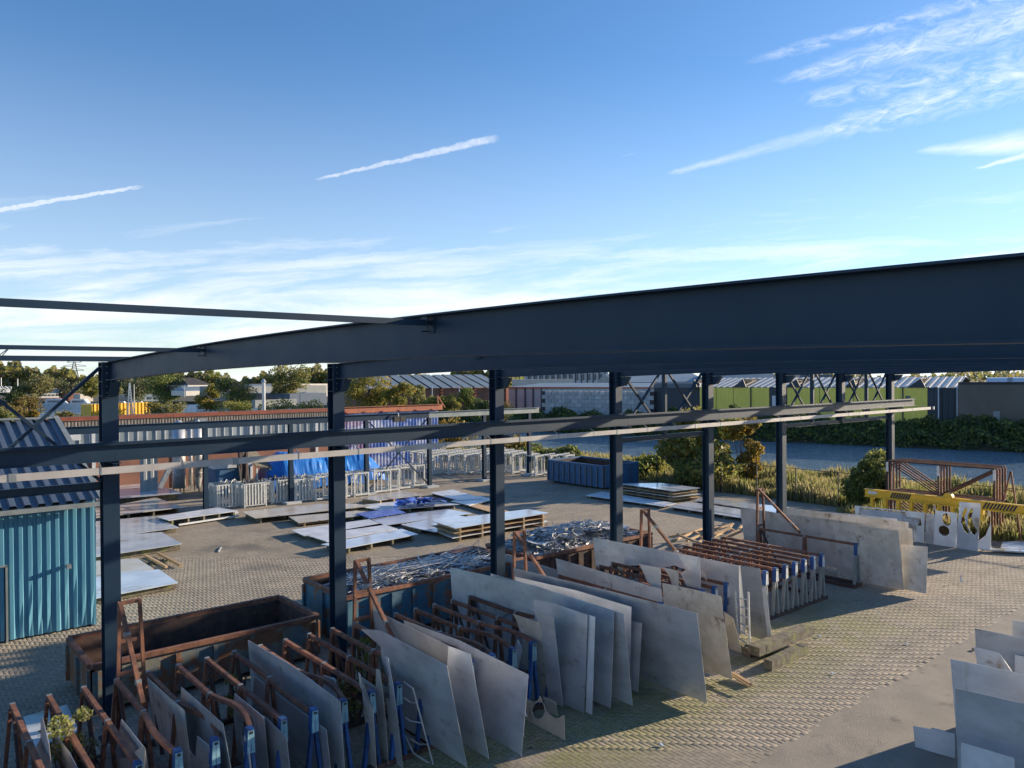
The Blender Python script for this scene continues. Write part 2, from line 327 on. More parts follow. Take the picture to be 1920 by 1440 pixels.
# ---------------------------------------------------------------- mesh helpers
class MB:
    def __init__(s): s.v = []; s.f = []; s.mi = []
    def quad(s, *p, mi=0):
        n = len(s.v); s.v += [Vector(q) for q in p]; s.f.append(tuple(range(n, n + len(p)))); s.mi.append(mi)
    def hexa(s, p, mi=0):   # p: 4 bottom, 4 top
        n = len(s.v); s.v += [Vector(q) for q in p]
        for f in ((0, 3, 2, 1), (4, 5, 6, 7), (0, 1, 5, 4), (1, 2, 6, 5), (2, 3, 7, 6), (3, 0, 4, 7)):
            s.f.append(tuple(n + i for i in f)); s.mi.append(mi)
    def box(s, a, b, mi=0):
        x0, x1 = sorted((a[0], b[0])); y0, y1 = sorted((a[1], b[1])); z0, z1 = sorted((a[2], b[2]))
        s.hexa([(x0, y0, z0), (x1, y0, z0), (x1, y1, z0), (x0, y1, z0), (x0, y0, z1), (x1, y0, z1), (x1, y1, z1), (x0, y1, z1)], mi)
    def bar(s, a, b, wd, ht=None, up=(0, 0, 1), mi=0, wd2=None, ht2=None):
        a = Vector(a); b = Vector(b); ht = ht or wd; d = b - a
        if d.length < 1e-6: return
        d.normalize(); up = Vector(up)
        if abs(d.dot(up)) > .98: up = Vector((0, 1, 0))
        x = d.cross(up).normalized(); y = x.cross(d)
        w2 = wd2 or wd; h2 = ht2 or ht
        s.hexa([a - x * wd / 2 - y * ht / 2, a + x * wd / 2 - y * ht / 2, a + x * wd / 2 + y * ht / 2, a - x * wd / 2 + y * ht / 2,
                b - x * w2 / 2 - y * h2 / 2, b + x * w2 / 2 - y * h2 / 2, b + x * w2 / 2 + y * h2 / 2, b - x * w2 / 2 + y * h2 / 2], mi)
    def path(s, pts, wd, ht=None, mi=0):
        for a, b in zip(pts, pts[1:]): s.bar(a, b, wd, ht, mi=mi)
    def cyl(s, a, b, r, r2=None, n=10, mi=0):
        a = Vector(a); b = Vector(b); r2 = r if r2 is None else r2; d = (b - a).normalized()
        x = d.orthogonal().normalized(); y = d.cross(x); k = len(s.v)
        for i in range(n):
            t = 2 * math.pi * i / n; q = x * math.cos(t) + y * math.sin(t); s.v += [a + q * r, b + q * r2]
        for i in range(n):
            j = (i + 1) % n; s.f.append((k + 2 * i, k + 2 * j, k + 2 * j + 1, k + 2 * i + 1)); s.mi.append(mi)
        s.f.append(tuple(k + 2 * i for i in range(n))[::-1]); s.mi.append(mi)
        s.f.append(tuple(k + 2 * i + 1 for i in range(n))); s.mi.append(mi)
    def ibeam(s, a, b, wd, ht, tf=.02, tw=.014, up=(0, 0, 1)):
        a = Vector(a); b = Vector(b); up = Vector(up); off = up * (ht / 2 - tf / 2)
        s.bar(a + off, b + off, wd, tf, up); s.bar(a - off, b - off, wd, tf, up); s.bar(a, b, tw, ht - 2 * tf, up)
    def poly(s, outer, th, n, holes=(), mi=0):
        n = Vector(n).normalized(); loops = [[Vector(p) for p in outer]] + [[Vector(p) for p in h] for h in holes]
        tri = tessellate_polygon(loops); flat = [p for l in loops for p in l]; k = len(s.v); m = len(flat)
        s.v += [p + n * th / 2 for p in flat] + [p - n * th / 2 for p in flat]
        for t in tri:
            nn = (flat[t[1]] - flat[t[0]]).cross(flat[t[2]] - flat[t[0]])
            if nn.dot(n) < 0: t = t[::-1]
            s.f.append(tuple(k + i for i in t)); s.f.append(tuple(k + m + i for i in t[::-1])); s.mi += [mi, mi]
        o = 0
        for l in loops:
            c = len(l)
            for i in range(c):
                j = (i + 1) % c; s.f.append((k + o + i, k + o + j, k + m + o + j, k + m + o + i)); s.mi.append(mi)
            o += c
    def corr(s, o, u, L, up, hgt, nrm, pitch, dep, flat=.5, mi=0, jit=0):
        # trapezoid-profile sheet: o origin, u run, up ribs, nrm outward
        o = Vector(o); u = Vector(u).normalized(); up = Vector(up).normalized(); nrm = Vector(nrm).normalized()
        pr = []; x = 0; i = 0; e = pitch * (1 - flat) / 4
        while x < L - 1e-6:
            for dx, d in ((0, 0), (pitch * flat / 2 + e, 0), (pitch * flat / 2 + 2 * e, dep), (pitch - e, dep), (pitch, 0)):
                if x + dx <= L + 1e-6: pr.append((x + dx, d))
            x += pitch
        if pr[-1][0] < L: pr.append((L, 0))
        k = len(s.v); nr = 7 if jit else 1
        for r in range(nr + 1):
            for (x, d) in pr:
                q = 0
                if jit and r < 4 and x > L * .25: q = -jit * random.random() * (4 - r) / 4
                s.v.append(o + u * x + nrm * (d + q) + up * hgt * r / nr)
        c = len(pr)
        for r in range(nr):
            for i in range(c - 1):
                if pr[i + 1][0] - pr[i][0] < 1e-6: continue
                s.f.append((k + r * c + i, k + r * c + i + 1, k + (r + 1) * c + i + 1, k + (r + 1) * c + i)); s.mi.append(mi)
    def build(s, name, mats, parent=None, smooth=False):
        me = bpy.data.meshes.new(name)
        off = parent_loc(parent) if parent else Vector((0, 0, 0))
        me.from_pydata([tuple(p - off) for p in s.v], [], s.f)
        if isinstance(mats, str): mats = [mats]
        for m in mats: me.materials.append(M[m])
        if len(mats) > 1: me.polygons.foreach_set('material_index', s.mi)
        if smooth: me.polygons.foreach_set('use_smooth', [True] * len(me.polygons))
        me.validate(); me.update()
        o = bpy.data.objects.new(name, me); C.objects.link(o)
        if parent: o.parent = parent
        return o
WL = {}
def parent_loc(p): return WL.get(p.name, Vector((0, 0, 0)))
def tag(o, label=None, cat=None, group=None, kind=None):
    if label: o['label'] = label
    if cat: o['category'] = cat
    if group: o['group'] = group
    if kind: o['kind'] = kind
    return o
def thing(name, label, cat, loc=(0, 0, 0), group=None):
    o = bpy.data.objects.new(name, None); C.objects.link(o); o.location = loc; o.empty_display_size = .2
    WL[o.name] = Vector(loc); return tag(o, label, cat, group)
def copy_tree(o, loc, label=None, rot=None, group=None):
    c = o.copy(); C.objects.link(c); c.location = loc; WL[c.name] = Vector(loc)
    if rot is not None: c.rotation_euler.z = rot
    if label: c['label'] = label
    if group: c['group'] = group
    for ch in list(o.children):
        d = ch.copy(); C.objects.link(d); d.parent = c
        for gc in list(ch.children):
            e = gc.copy(); C.objects.link(e); e.parent = d
    return c
def inst(src, parent, loc, rot=None, name=None):   # another piece sharing src's mesh, placed in world loc
    o = bpy.data.objects.new(name or src.name.split('.')[0], src.data); C.objects.link(o)
    if parent: o.parent = parent
    o.location = Vector(loc) - (parent_loc(parent) if parent else Vector((0, 0, 0)))
    if rot is not None: o.rotation_euler = rot
    return o
def cards(name, cen, size, mats, parent=None, tall=1.0, up=0.0, seed=None, shape=4, off=None):
    # many small leaf faces; cen (n,3) array, size (n,) array
    n = len(cen); r = np.random.default_rng(seed if seed is not None else 5)
    a = r.normal(size=(n, 3)); a[:, 2] *= (1 - up); a /= np.linalg.norm(a, axis=1)[:, None] + 1e-9
    b = r.normal(size=(n, 3)); b[:, 2] += up * 6
    b -= a * (a * b).sum(1)[:, None]; b /= np.linalg.norm(b, axis=1)[:, None] + 1e-9
    sz = np.asarray(size)[:, None]; cen = np.asarray(cen)
    if parent: cen = cen - np.array(parent_loc(parent))
    P = np.stack([cen - a * sz * .5, cen - b * sz * .6 * tall, cen + a * sz * .5, cen + b * sz * .6 * tall], 1)
    me = bpy.data.meshes.new(name); me.vertices.add(4 * n); me.vertices.foreach_set('co', P.reshape(-1).astype(np.float32))
    me.loops.add(4 * n); me.loops.foreach_set('vertex_index', np.arange(4 * n, dtype=np.int32))
    me.polygons.add(n); me.polygons.foreach_set('loop_start', np.arange(0, 4 * n, 4, dtype=np.int32))
    me.polygons.foreach_set('loop_total', np.full(n, 4, dtype=np.int32))
    for m in ([mats] if isinstance(mats, str) else mats): me.materials.append(M[m])
    if not isinstance(mats, str) and len(mats) > 1:
        me.polygons.foreach_set('material_index', r.choice(len(mats), n).astype(np.int32))
    me.update(calc_edges=True); me.validate()
    o = bpy.data.objects.new(name, me); C.objects.link(o)
    if parent: o.parent = parent
    return o
def blob(c, rad, n, r, shell=.55):
    d = r.normal(size=(n, 3)); d /= np.linalg.norm(d, axis=1)[:, None]
    k = (shell + (1 - shell) * r.random(n)) ** .6
    return np.array(c) + d * np.array(rad) * k[:, None]
def crown_pts(base, w, h, n, clumps, r, low=.25, cl=.34):
    out = []
    for i in range(clumps):
        t = r.random(); zz = low + (1 - low - .12) * t
        prof = math.sin(math.pi * min(1, max(0.12, (zz - low * .5) / (1.05 - low * .5)))) ** .6
        an = r.random() * 6.283; rr = w / 2 * prof * (.35 + .5 * r.random())
        c = (base[0] + rr * math.cos(an), base[1] + rr * math.sin(an), base[2] + zz * h)
        s_ = w * cl * (.6 + .6 * r.random())
        out.append(blob(c, (s_ * .55, s_ * .55, s_ * .42), n // clumps, r, .3))
    return np.concatenate(out)
def tree(base, w, h, n, leaf, label, mats='leaf_green', clumps=16, cat='tree', name='tree', group=None, low=.25, cl=.34, seed=None, tr=None):
    r = np.random.default_rng(seed if seed is not None else int(abs(base[0] * 31 + base[1] * 17)) + 3)
    t = thing(name, label, cat, base, group)
    P = crown_pts(base, w, h, n, clumps, r, low, cl)
    cards('crown', P, leaf * (.6 + .8 * r.random(len(P))), mats, t, seed=int(r.integers(1e6)))
    m = MB(); b = Vector(base); tr = tr or w * .035; top = b + Vector((0, 0, h * .62))
    m.cyl(b - Vector((0, 0, .3)), b + Vector((0, 0, h * .35)), tr, tr * .7, 7); m.cyl(b + Vector((0, 0, h * .35)), top, tr * .7, tr * .25, 6)
    for i in range(6):
        an = i * 1.05 + r.random(); z0 = h * (.22 + .3 * r.random())
        m.cyl(b + Vector((0, 0, z0)), b + Vector((math.cos(an) * w * .33, math.sin(an) * w * .33, z0 + h * .28)), tr * .4, tr * .1, 5)
    m.build('trunk', 'bark', t)
    return t
# ---------------------------------------------------------------- ground, water, banks
def sheetmesh(name, pts, z, m, kind='structure'):
    b = MB(); b.quad(*[(p[0], p[1], z) for p in pts]); o = b.build(name, m); return tag(o, kind=kind)
# canal direction and banks
BD = Vector((.229, -.973, 0)).normalized(); BN = Vector((-BD.y, BD.x, 0)); BN = BN if BN.x > 0 else -BN
FB = Vector((84.5, 55, 0))                      # a point on the far water line
o = sheetmesh('water', [(-900, -900), (2200, -900), (2200, 2400), (-900, 2400)], -1.0, 'water')
# home quay: yard on the near side of the canal
b = MB()
yard = [(-60, -40), (54, -40), (54, 20), (52.5, 33), (49, 60), (45, 72), (20, 100), (-10, 150), (-60, 190), (-160, 190), (-160, -40)]
b.poly([(x, y, -1.5 - .016) for x, y in yard], 3.0, (0, 0, 1)); tag(b.build('ground', 'soil'), kind='structure')
yd = sheetmesh('yard_paving', [(-60, 7.9), (40.5, 7.9), (40.5, 60), (-60, 60)], -.013, 'joint')
b = MB()
road = b.quad((-60, -40, -.004), (40.5, -40, -.004), (40.5, 8.09, -.004), (-60, 8.09, -.004))
tag(b.build('road', 'asphalt'), kind='structure')
# the paving beyond the blocks that can be told apart
ZL = 31.0
def gz(Z, X): # camera depth/side to ground x,y
    return Vector((F0.x * Z + r0.x * X, F0.y * Z + r0.y * X, 0))
a, c_ = gz(ZL, -60), gz(ZL, 60)
b = MB(); far = [(x, y) for x, y in ((40.5, 60), (-60, 60))]
lim = lambda x: (ZL - F0.x * x) / F0.y
b.quad((-60, min(60, lim(-60)), -.004), (40.5, max(7.9, lim(40.5)), -.004), (40.5, 60, -.004), (-60, 60, -.004))
xx = (ZL - F0.y * 7.9) / F0.x
xl = (ZL - F0.y * 60) / F0.x
b = MB(); b.quad((xl, 60, -.002), (xx, 7.9, -.002), (40.5, 7.9, -.002), (40.5, 60, -.002))
tag(b.build('far_paving', 'paving'), kind='structure')
# herringbone blocks
wb = .105
cand = []
for j in range(int(7.9 / wb), int(38 / wb)):
    for i in range(int(-22 / wb), int(46 / wb)):
        k = (i + j) % 4
        if k == 0: cand.append((i * wb, j * wb, 0))
        elif k == 2: cand.append((i * wb, j * wb, 1))
cand = np.array(cand)
cx = cand[:, 0] + np.where(cand[:, 2] == 0, wb, wb / 2); cy = cand[:, 1] + np.where(cand[:, 2] == 0, wb / 2, wb)
Zc = cx * F0.x + cy * F0.y; Xc = cx * r0.x + cy * r0.y
vis = (Zc < ZL + .1) & (Zc > 13.4) & (np.abs(Xc) < Zc * .70) & (cy > 8.0)
vis &= ~((cx > 3.9) & (cx < 8.6) & (cy > 18.8) & (cy < 20.8)) & ~((cx > 10) & (cx < 22) & (cy > 18.8) & (cy < 20.8)) & ~((cx < 4.9) & (cy > 25.5))
cx, cy, vert, Zc, Xc = cx[vis], cy[vis], cand[vis, 2], Zc[vis], Xc[vis]
order = np.argsort(Zc + np.where((cy > 11.2) | (Xc < -1), 50, 0)); near = order[:300]; rest = order[300:]
print('pavers', len(cx))
def paver_pts(hx, hy):
    e = .0035
    lo_ = np.array([(-hx, -hy, -.03), (hx, -hy, -.03), (hx, hy, -.03), (-hx, hy, -.03)]); mid = lo_.copy(); mid[:, 2] = -.0022
    top = np.array([(-hx + e, -hy + e, 0), (hx - e, -hy + e, 0), (hx - e, hy - e, 0), (-hx + e, hy - e, 0)]); return np.concatenate([mid, top])
hb = wb - .0022; hs = wb / 2 - .0022
PV = [paver_pts(hb, hs), paver_pts(hs, hb)]
PF = np.array([(4, 5, 6, 7), (0, 1, 5, 4), (1, 2, 6, 5), (2, 3, 7, 6), (3, 0, 4, 7)])
n = len(rest); r = np.random.default_rng(3)
base = np.where(vert[rest][:, None, None] == 0, PV[0][None], PV[1][None])
tl = r.normal(size=(n, 2)) * .006
base = base.copy(); base[:, :, 2] += base[:, :, 0] * tl[:, :1] + base[:, :, 1] * tl[:, 1:] + (r.random(n) * .0022)[:, None]
base[:, :, 0] += cx[rest][:, None] + r.normal(size=n)[:, None] * .0015; base[:, :, 1] += cy[rest][:, None] + r.normal(size=n)[:, None] * .0015
und = .0045 * (np.sin(cx[rest] * 3.1 + 1.3 * np.sin(cy[rest] * 1.1)) + np.sin(cy[rest] * 3.7 + cx[rest] * .8)) - .004
base[:, :, 2] += und[:, None]
me = bpy.data.meshes.new('paver_field'); me.vertices.add(8 * n); me.vertices.foreach_set('co', base.reshape(-1).astype(np.float32))
fi = (PF[None] + (np.arange(n) * 8)[:, None, None]).reshape(-1).astype(np.int32)
me.loops.add(len(fi)); me.loops.foreach_set('vertex_index', fi); me.polygons.add(5 * n)
me.polygons.foreach_set('loop_start', np.arange(0, 20 * n, 4, dtype=np.int32)); me.polygons.foreach_set('loop_total', np.full(5 * n, 4, dtype=np.int32))
me.materials.append(M['paver']); me.update(calc_edges=True)
o = bpy.data.objects.new('paver_field', me); C.objects.link(o); o.parent = yd; o['kind'] = 'stuff'
psrc = []
for q in PV:
    me = bpy.data.meshes.new('paver'); me.from_pydata([tuple(p) for p in q], [], [tuple(int(x) for x in f) for f in PF]); me.materials.append(M['paver']); psrc.append(me)
for i in near:
    o = bpy.data.objects.new('paver', psrc[int(vert[i])]); C.objects.link(o); o.parent = yd
    o.location = (cx[i], cy[i], random.random() * .002); o.rotation_euler = (random.gauss(0, .01), random.gauss(0, .01), 0)
# far side of the canal
fb = MB()
P = lambda s_, d, z: FB + BD * s_ + BN * d + Vector((0, 0, z))
prof = [(0, -1.3), (1.5, -.4), (7, .9), (10, 1.0), (1500, 1.0)]
ss = [-95, -60, -20, 20, 60, 120]
for (d0, z0), (d1, z1) in zip(prof, prof[1:]):
    for s0, s1 in zip(ss, ss[1:]): fb.quad(P(s0, d0, z0), P(s1, d0, z0), P(s1, d1, z1), P(s0, d1, z1))
# end of that bank where the canal opens into the harbour
for (d0, z0), (d1, z1) in zip(prof, prof[1:]): fb.quad(P(-95, d0, z0), P(-95, d1, z1), P(-95, d1, -1.3))
tag(fb.build('far_bank', 'bank_soil'), kind='structure')
# land across the harbour and the wooded ridge
b = MB(); b.poly([tuple(PZ(-700, 720, 262)[:2]) + (-2,), tuple(PZ(560, 720, 235)[:2]) + (-2,), tuple(PZ(800, 720, 170)[:2]) + (-2,), tuple(PZ(960, 720, 150)[:2]) + (-2,), tuple(PZ(1500, 720, 1900)[:2]) + (-2,), tuple(PZ(-2000, 720, 1900)[:2]) + (-2,)], 5.2, (0, 0, 1))
tag(b.build('harbour_land', 'bank_soil'), kind='structure')
# ---------------------------------------------------------------- steel frame of the hall
CXS = [3.73 + 5 * i for i in range(8)]; CYr = 17.0
EAVE = H + .36
def rz(y): return H + .548 - .0017 * (y - 6.5) ** 2
ordn = ['first (nearest, far left)', 'second', 'third', 'fourth', 'fifth', 'sixth', 'seventh', 'eighth']
where = ['beside the blue shed at the far left', 'in front of the scrap filled blue bin', 'between the two scrap bins', 'in front of the heap of bright scrap strips', 'beside the pile of loose timber', 'rising behind the long pale plates', 'short one cut off above the wide opening', 'last one at the far right beside the ivy bush']
def column(i, x):
    z0 = 0 if i != 6 else H - 2.05
    t = thing('steel_column', 'dark blue grey H section column ' + where[i], 'column', (x, CYr, z0), 'columns of the steel hall frame')
    top = EAVE
    m = MB(); m.box((x - .15, CYr - .15, z0), (x + .15, CYr - .131, top)); m.build('flange', 'frame_steel', t)
    m = MB(); m.box((x - .15, CYr + .131, z0), (x + .15, CYr + .15, top)); m.build('flange', 'frame_steel', t)
    m = MB(); m.box((x - .006, CYr - .131, z0), (x + .006, CYr + .131, top - .002)); m.build('web', 'frame_steel', t)
    for zz in (H + .28, H - .02, H - .30, H - 1.22, H - 1.56):
        m = MB(); m.box((x - .145, CYr - .129, zz - .006), (x - .0065, CYr + .129, zz + .006)); m.box((x + .0065, CYr - .129, zz - .006), (x + .145, CYr + .129, zz + .006)); m.build('stiffener', 'frame_steel', t)
    if z0 == 0:
        m = MB(); m.box((x - .22, CYr - .22, 0.001), (x + .22, CYr + .22, .03)); m.build('base_plate', 'frame_steel', t)
    m = MB(); m.box((x - .15, CYr - .15, top + .001), (x + .15, CYr + .15, top + .014)); m.build('cap_plate', 'frame_steel', t)
    # corbels for the crane beam and the bus bar
    m = MB(); m.ibeam((x, CYr - .152, H - 1.68), (x, CYr - .62, H - 1.68), .16, .16, .012, .01); m.build('corbel', 'frame_steel', t)
    m = MB(); m.bar((x - .3, CYr - .58, H - 1.79), (x + .12, CYr - .58, H - 1.79), .05, .008); m.bar((x - .02, CYr - .7, H - 1.8), (x - .02, CYr - .16, H - 1.86), .04, .03); m.build('rail_hanger', 'zinc', t)
    return t
for i, x in enumerate(CXS): column(i, x)
def rafter(i, x):
    nm = ['nearest, seen broadside across the whole view', 'second from the camera', 'third from the camera', 'fourth from the camera', 'fifth from the camera', 'sixth from the camera', 'seventh from the camera', 'farthest, by the last column'][i]
    t = thing('roof_rafter', 'long dark blue arched I section roof rafter, ' + nm, 'rafter', (x, CYr - .16, H), 'rafters of the steel hall frame')
    ys = [CYr - .151 - (CYr + 3.85) * k / 26 for k in range(27)]
    D = .37
    top = MB(); bot = MB(); web = MB()
    for a, c in zip(ys, ys[1:]):
        za, zc = rz(a), rz(c)
        for mm, o1, o2, hw in ((top, 0, -.014, .09), (bot, -D + .014, -D, .09), (web, -.014, -D + .014, .005)):
            mm.hexa([(x - hw, a, za + o2), (x - hw, c, zc + o2), (x + hw, c, zc + o2), (x + hw, a, za + o2), (x - hw, a, za + o1), (x - hw, c, zc + o1), (x + hw, c, zc + o1), (x + hw, a, za + o1)])
    top.build('top_flange', 'frame_steel', t); bot.build('bottom_flange', 'frame_steel', t); web.build('web', 'frame_steel', t)
    m = MB(); m.box((x - .14, CYr - .1512, rz(CYr) - .66), (x + .14, CYr - .176, rz(CYr) - .002)); m.build('end_plate', 'frame_steel', t)
    # haunch below the rafter end
    y1 = CYr - .177; z1 = rz(CYr) - D - .002
    m = MB()
    for sx_ in (0,):
        m.poly([(x, y1, z1), (x, y1 - .42, z1 + .01), (x, y1 - .24, z1 - .26), (x, y1, z1 - .29)], .012, (1, 0, 0))
    m.bar((x, y1 - .43, z1), (x, y1 - .24, z1 - .27), .17, .012, up=(0, 1, 0)); m.bar((x, y1 - .24, z1 - .275), (x, y1 - .001, z1 - .30), .17, .012)
    m.build('haunch', 'frame_steel', t)
    m = MB()
    for k in range(5):
        for sx_ in (-.07, .07): m.cyl((x + sx_, CYr - .1762, rz(CYr) - .08 - k * .13), (x + sx_, CYr - .2, rz(CYr) - .08 - k * .13), .016, n=6)
    m.build('bolt', 'frame_bolt', t)
    return t
for i, x in enumerate(CXS): rafter(i, x)
# far row of columns on the camera's side of the hall
for i, x in enumerate(CXS):
    if i < 3: continue
    t = thing('steel_column', 'dark steel column of the row behind the viewer', 'column', (x, -4, 0), 'rear columns of the hall')
    m = MB(); m.ibeam((x, -4, 0), (x, -4, rz(-4) - .4), .3, .3, .019, .012, up=(0, 1, 0)); m.build('shaft', 'frame_steel', t)
# tie tubes between rafters
for (yy, zz, sz, nm) in ((5.5, H + .475, .048, 'upper'), (11.3, H + .425, .055, 'middle'), (17.0, H + .435, .10, 'eaves')):
    for k in range(-1, 7):
        x0 = 3.73 + 5 * k; x1 = x0 + 5
        loc = 'running out of the left edge of the view' if k < 0 else 'in bay %s from the left' % ['one', 'two', 'three', 'four', 'five', 'six', 'seven'][k]
        t = thing('tie_tube', 'thin dark %s tie tube %s' % (nm, loc), 'steel tube', (x0, yy, zz), 'tie tubes between the rafters')
        m = MB(); g_ = .02
        m.bar((x0 + .012, yy, zz), (x1 - (.07 if sz < .09 else -.008), yy, zz), sz, sz * (1.0)); m.build('tube', 'frame_steel', t)
        if sz < .09:
            m = MB(); m.box((x1 - .075, yy - .045, zz - .05), (x1 - .066, yy + .045, zz + .05)); m.box((x1 - .012, yy - .06, zz - .09), (x1 - .006, yy + .06, zz + .06)); m.box((x1 - .066, yy - .03, zz - .018), (x1 - .012, yy + .03, zz + .018))
            m.bar((x1 - .09, yy + .02, zz - .075), (x1 - .015, yy + .02, zz - .07), .012); m.build('end_bracket', 'frame_steel', t)
# bracing in bays -1, 3, 5, 6 with struts
def brace_bay(x0, x1, lab, mid=True):
    t = thing('wall_bracing', 'dark steel cross bracing with strut ' + lab, 'bracing', (x0, CYr, H - 2.05), 'cross braced bays of the hall wall')
    zb, zt = H - 2.0, H + .25; xm = (x0 + x1) / 2
    for (a, c) in ((x0 + .16, xm - .06), (xm + .06, x1 - .16)):
        for k, (za, zc) in enumerate(((zb, zt), (zt, zb))):
            m = MB(); yk = CYr + (-.04 if k else .04); m.bar((a, yk, za), (c, yk, zc), .075, .06); m.build('brace', 'frame_steel', t)
    m = MB(); m.box((xm - .05, CYr - .075, zb), (xm + .05, CYr + .075, H + .38)); m.build('post', 'frame_steel', t)
    m = MB(); m.ibeam((x0 + .155, CYr, H - 2.09), (x1 - .155, CYr, H - 2.09), .12, .16, .012, .01); m.build('strut', 'frame_steel', t)
brace_bay(-1.27, 3.73, 'at the far left over the shed roof'); brace_bay(CXS[3], CXS[4], 'in front of the block wall across the canal')
brace_bay(CXS[5], CXS[6], 'before the green halls'); brace_bay(CXS[6], CXS[7], 'in the last bay at the right')
t = thing('crane_runway_beam', 'long dark horizontal I beam for a crane, fixed in front of the columns', 'beam', (-3, 16.55, H - 1.4))
for k in range(9):
    x0 = -6.27 + 5 * k + (0 if k else 0); x1 = x0 + 4.994
    if k == 8: x0, x1 = 33.73, 40.3
    if k == 8 or x1 < 33.8:
        m = MB(); m.ibeam((x0, 16.5, H - 1.40), (x1, 16.5, H - 1.40), .20, .33, .018, .012); m.build('beam_length', 'frame_steel', t)
m = MB(); m.box((-6, 16.47, H - 1.234), (40.2, 16.53, H - 1.20)); m.build('rail', 'frame_steel', t)
t = thing('bus_bar', 'pale pinkish power rail hung in one line under the crane beam', 'power rail', (-3, 16.25, H - 1.72))
for k in range(12):
    x0 = -6 + 4 * k; x1 = min(x0 + 3.99, 41.6)
    m = MB(); m.box((x0, 16.22, H - 1.79), (x1, 16.28, H - 1.66)); m.build('rail_length', 'busbar', t)
    m = MB(); m.box((x0 + 3.93, 16.213, H - 1.80), (x0 + 4.05, 16.287, H - 1.652)); m.build('joint_clip', 'zinc', t)
    for q in (1.4, 2.9):
        m = MB(); m.box((x0 + q, 16.215, H - 1.795), (x0 + q + .03, 16.285, H - 1.655)); m.bar((x0 + q + .02, 16.25, H - 1.66), (x0 + q + .02, 16.42, H - 1.565), .02); m.build('hanger', 'zinc', t)
# ---------------------------------------------------------------- blue shed
sx1 = 5.1; sy = 25.2; ez = 3.72; ry = 31.9; rzz = 5.82
t = thing('blue_shed', 'blue corrugated steel shed with dark ribbed roof behind the leftmost column', 'shed', (0, 28, 0))
X = sx1; first = True
k = 0
while X > -9:
    x0 = X - 1.11
    if not (k == 5):
        m = MB(); m.corr((x0, sy, .05), (1, 0, 0), 1.11, (0, 0, 1), ez - .1, (0, -1, 0), .222, .045, .55, jit=.05 if k < 3 else 0); m.build('wall_panel', 'shed_blue', t)
    else:
        m = MB(); m.corr((x0, sy, 2.1), (1, 0, 0), 1.11, (0, 0, 1), ez - 2.15, (0, -1, 0), .222, .045, .55); m.build('wall_panel', 'shed_blue', t)
    X = x0; k += 1
m = MB(); m.box((sx1 - .03, sy - .02, .02), (sx1 + .03, 38, ez - .02)); m.build('end_wall', 'shed_blue', t)
m = MB(); m.box((-9, sy + .06, 0), (sx1 - .04, sy + .1, ez)); m.build('inner_wall', 'dark', t)
m = MB(); m.box((-9, 38, 0), (sx1 - .04, 38.1, ez)); m.build('rear_wall', 'dark', t)
dx1 = G(12, 1205).x
m = MB(); m.box((dx1 - 1.1, sy - .005, .03), (dx1, sy + .03, 2.1)); dr = m.build('door', 'dark', t)
m = MB(); m.box((dx1 - .98, sy - .04, 1.0), (dx1 - .86, sy - .008, 1.05)); hd = m.build('handle', 'zinc'); hd.parent = dr; WL[dr.name] = Vector((0, 0, 0)); hd.location = -Vector((0, 28, 0))
m = MB(); m.bar((dx1 + .02, sy - .05, 0), (dx1 + .02, sy - .05, 2.12), .05); m.bar((dx1 - 1.1, sy - .05, 2.12), (dx1 + .04, sy - .05, 2.12), .05); m.build('door_frame', 'trim', t)
X = sx1 + .1
up = Vector((0, ry - sy + .3, rzz - ez)); nrm = Vector((0, -up.z, up.y)).normalized()
while X > -9:
    x0 = X - 1.02; m = MB(); m.corr((x0, sy - .3, ez - .02), (1, 0, 0), 1.02, up, up.length, nrm, .34, .085, .60); m.build('roof_sheet', 'shed_roof', t); X = x0
m = MB(); m.corr((-9, 38.3, ez - .02), (1, 0, 0), 14.1, Vector((0, ry - 38.3, rzz - ez)), Vector((0, ry - 38.3, rzz - ez)).length, (0, .3, 1), .34, .05, .6); m.build('rear_roof', 'shed_roof', t)
m = MB(); m.bar((-9, ry, rzz + .06), (sx1 + .15, ry, rzz + .06), .4, .05); m.build('ridge_cap', 'trim', t)
m = MB(); m.bar(Vector((sx1 + .16, sy - .32, ez + .04)), Vector((sx1 + .16, ry, rzz + .08)), .16, .10); m.build('verge_trim', 'trim', t)
m = MB(); m.bar((-9, sy - .36, ez - .10), (sx1 + .22, sy - .36, ez - .10), .14, .12); m.build('gutter', 'trim', t)
lp = PY(129, 1062, sy - .2)
m = MB(); m.box(lp - Vector((.06, .05, .06)), lp + Vector((.06, .12, .05))); m.bar(lp + Vector((0, .1, 0)), lp + Vector((0, .25, 0)), .03); m.build('wall_lamp', 'zinc', t)
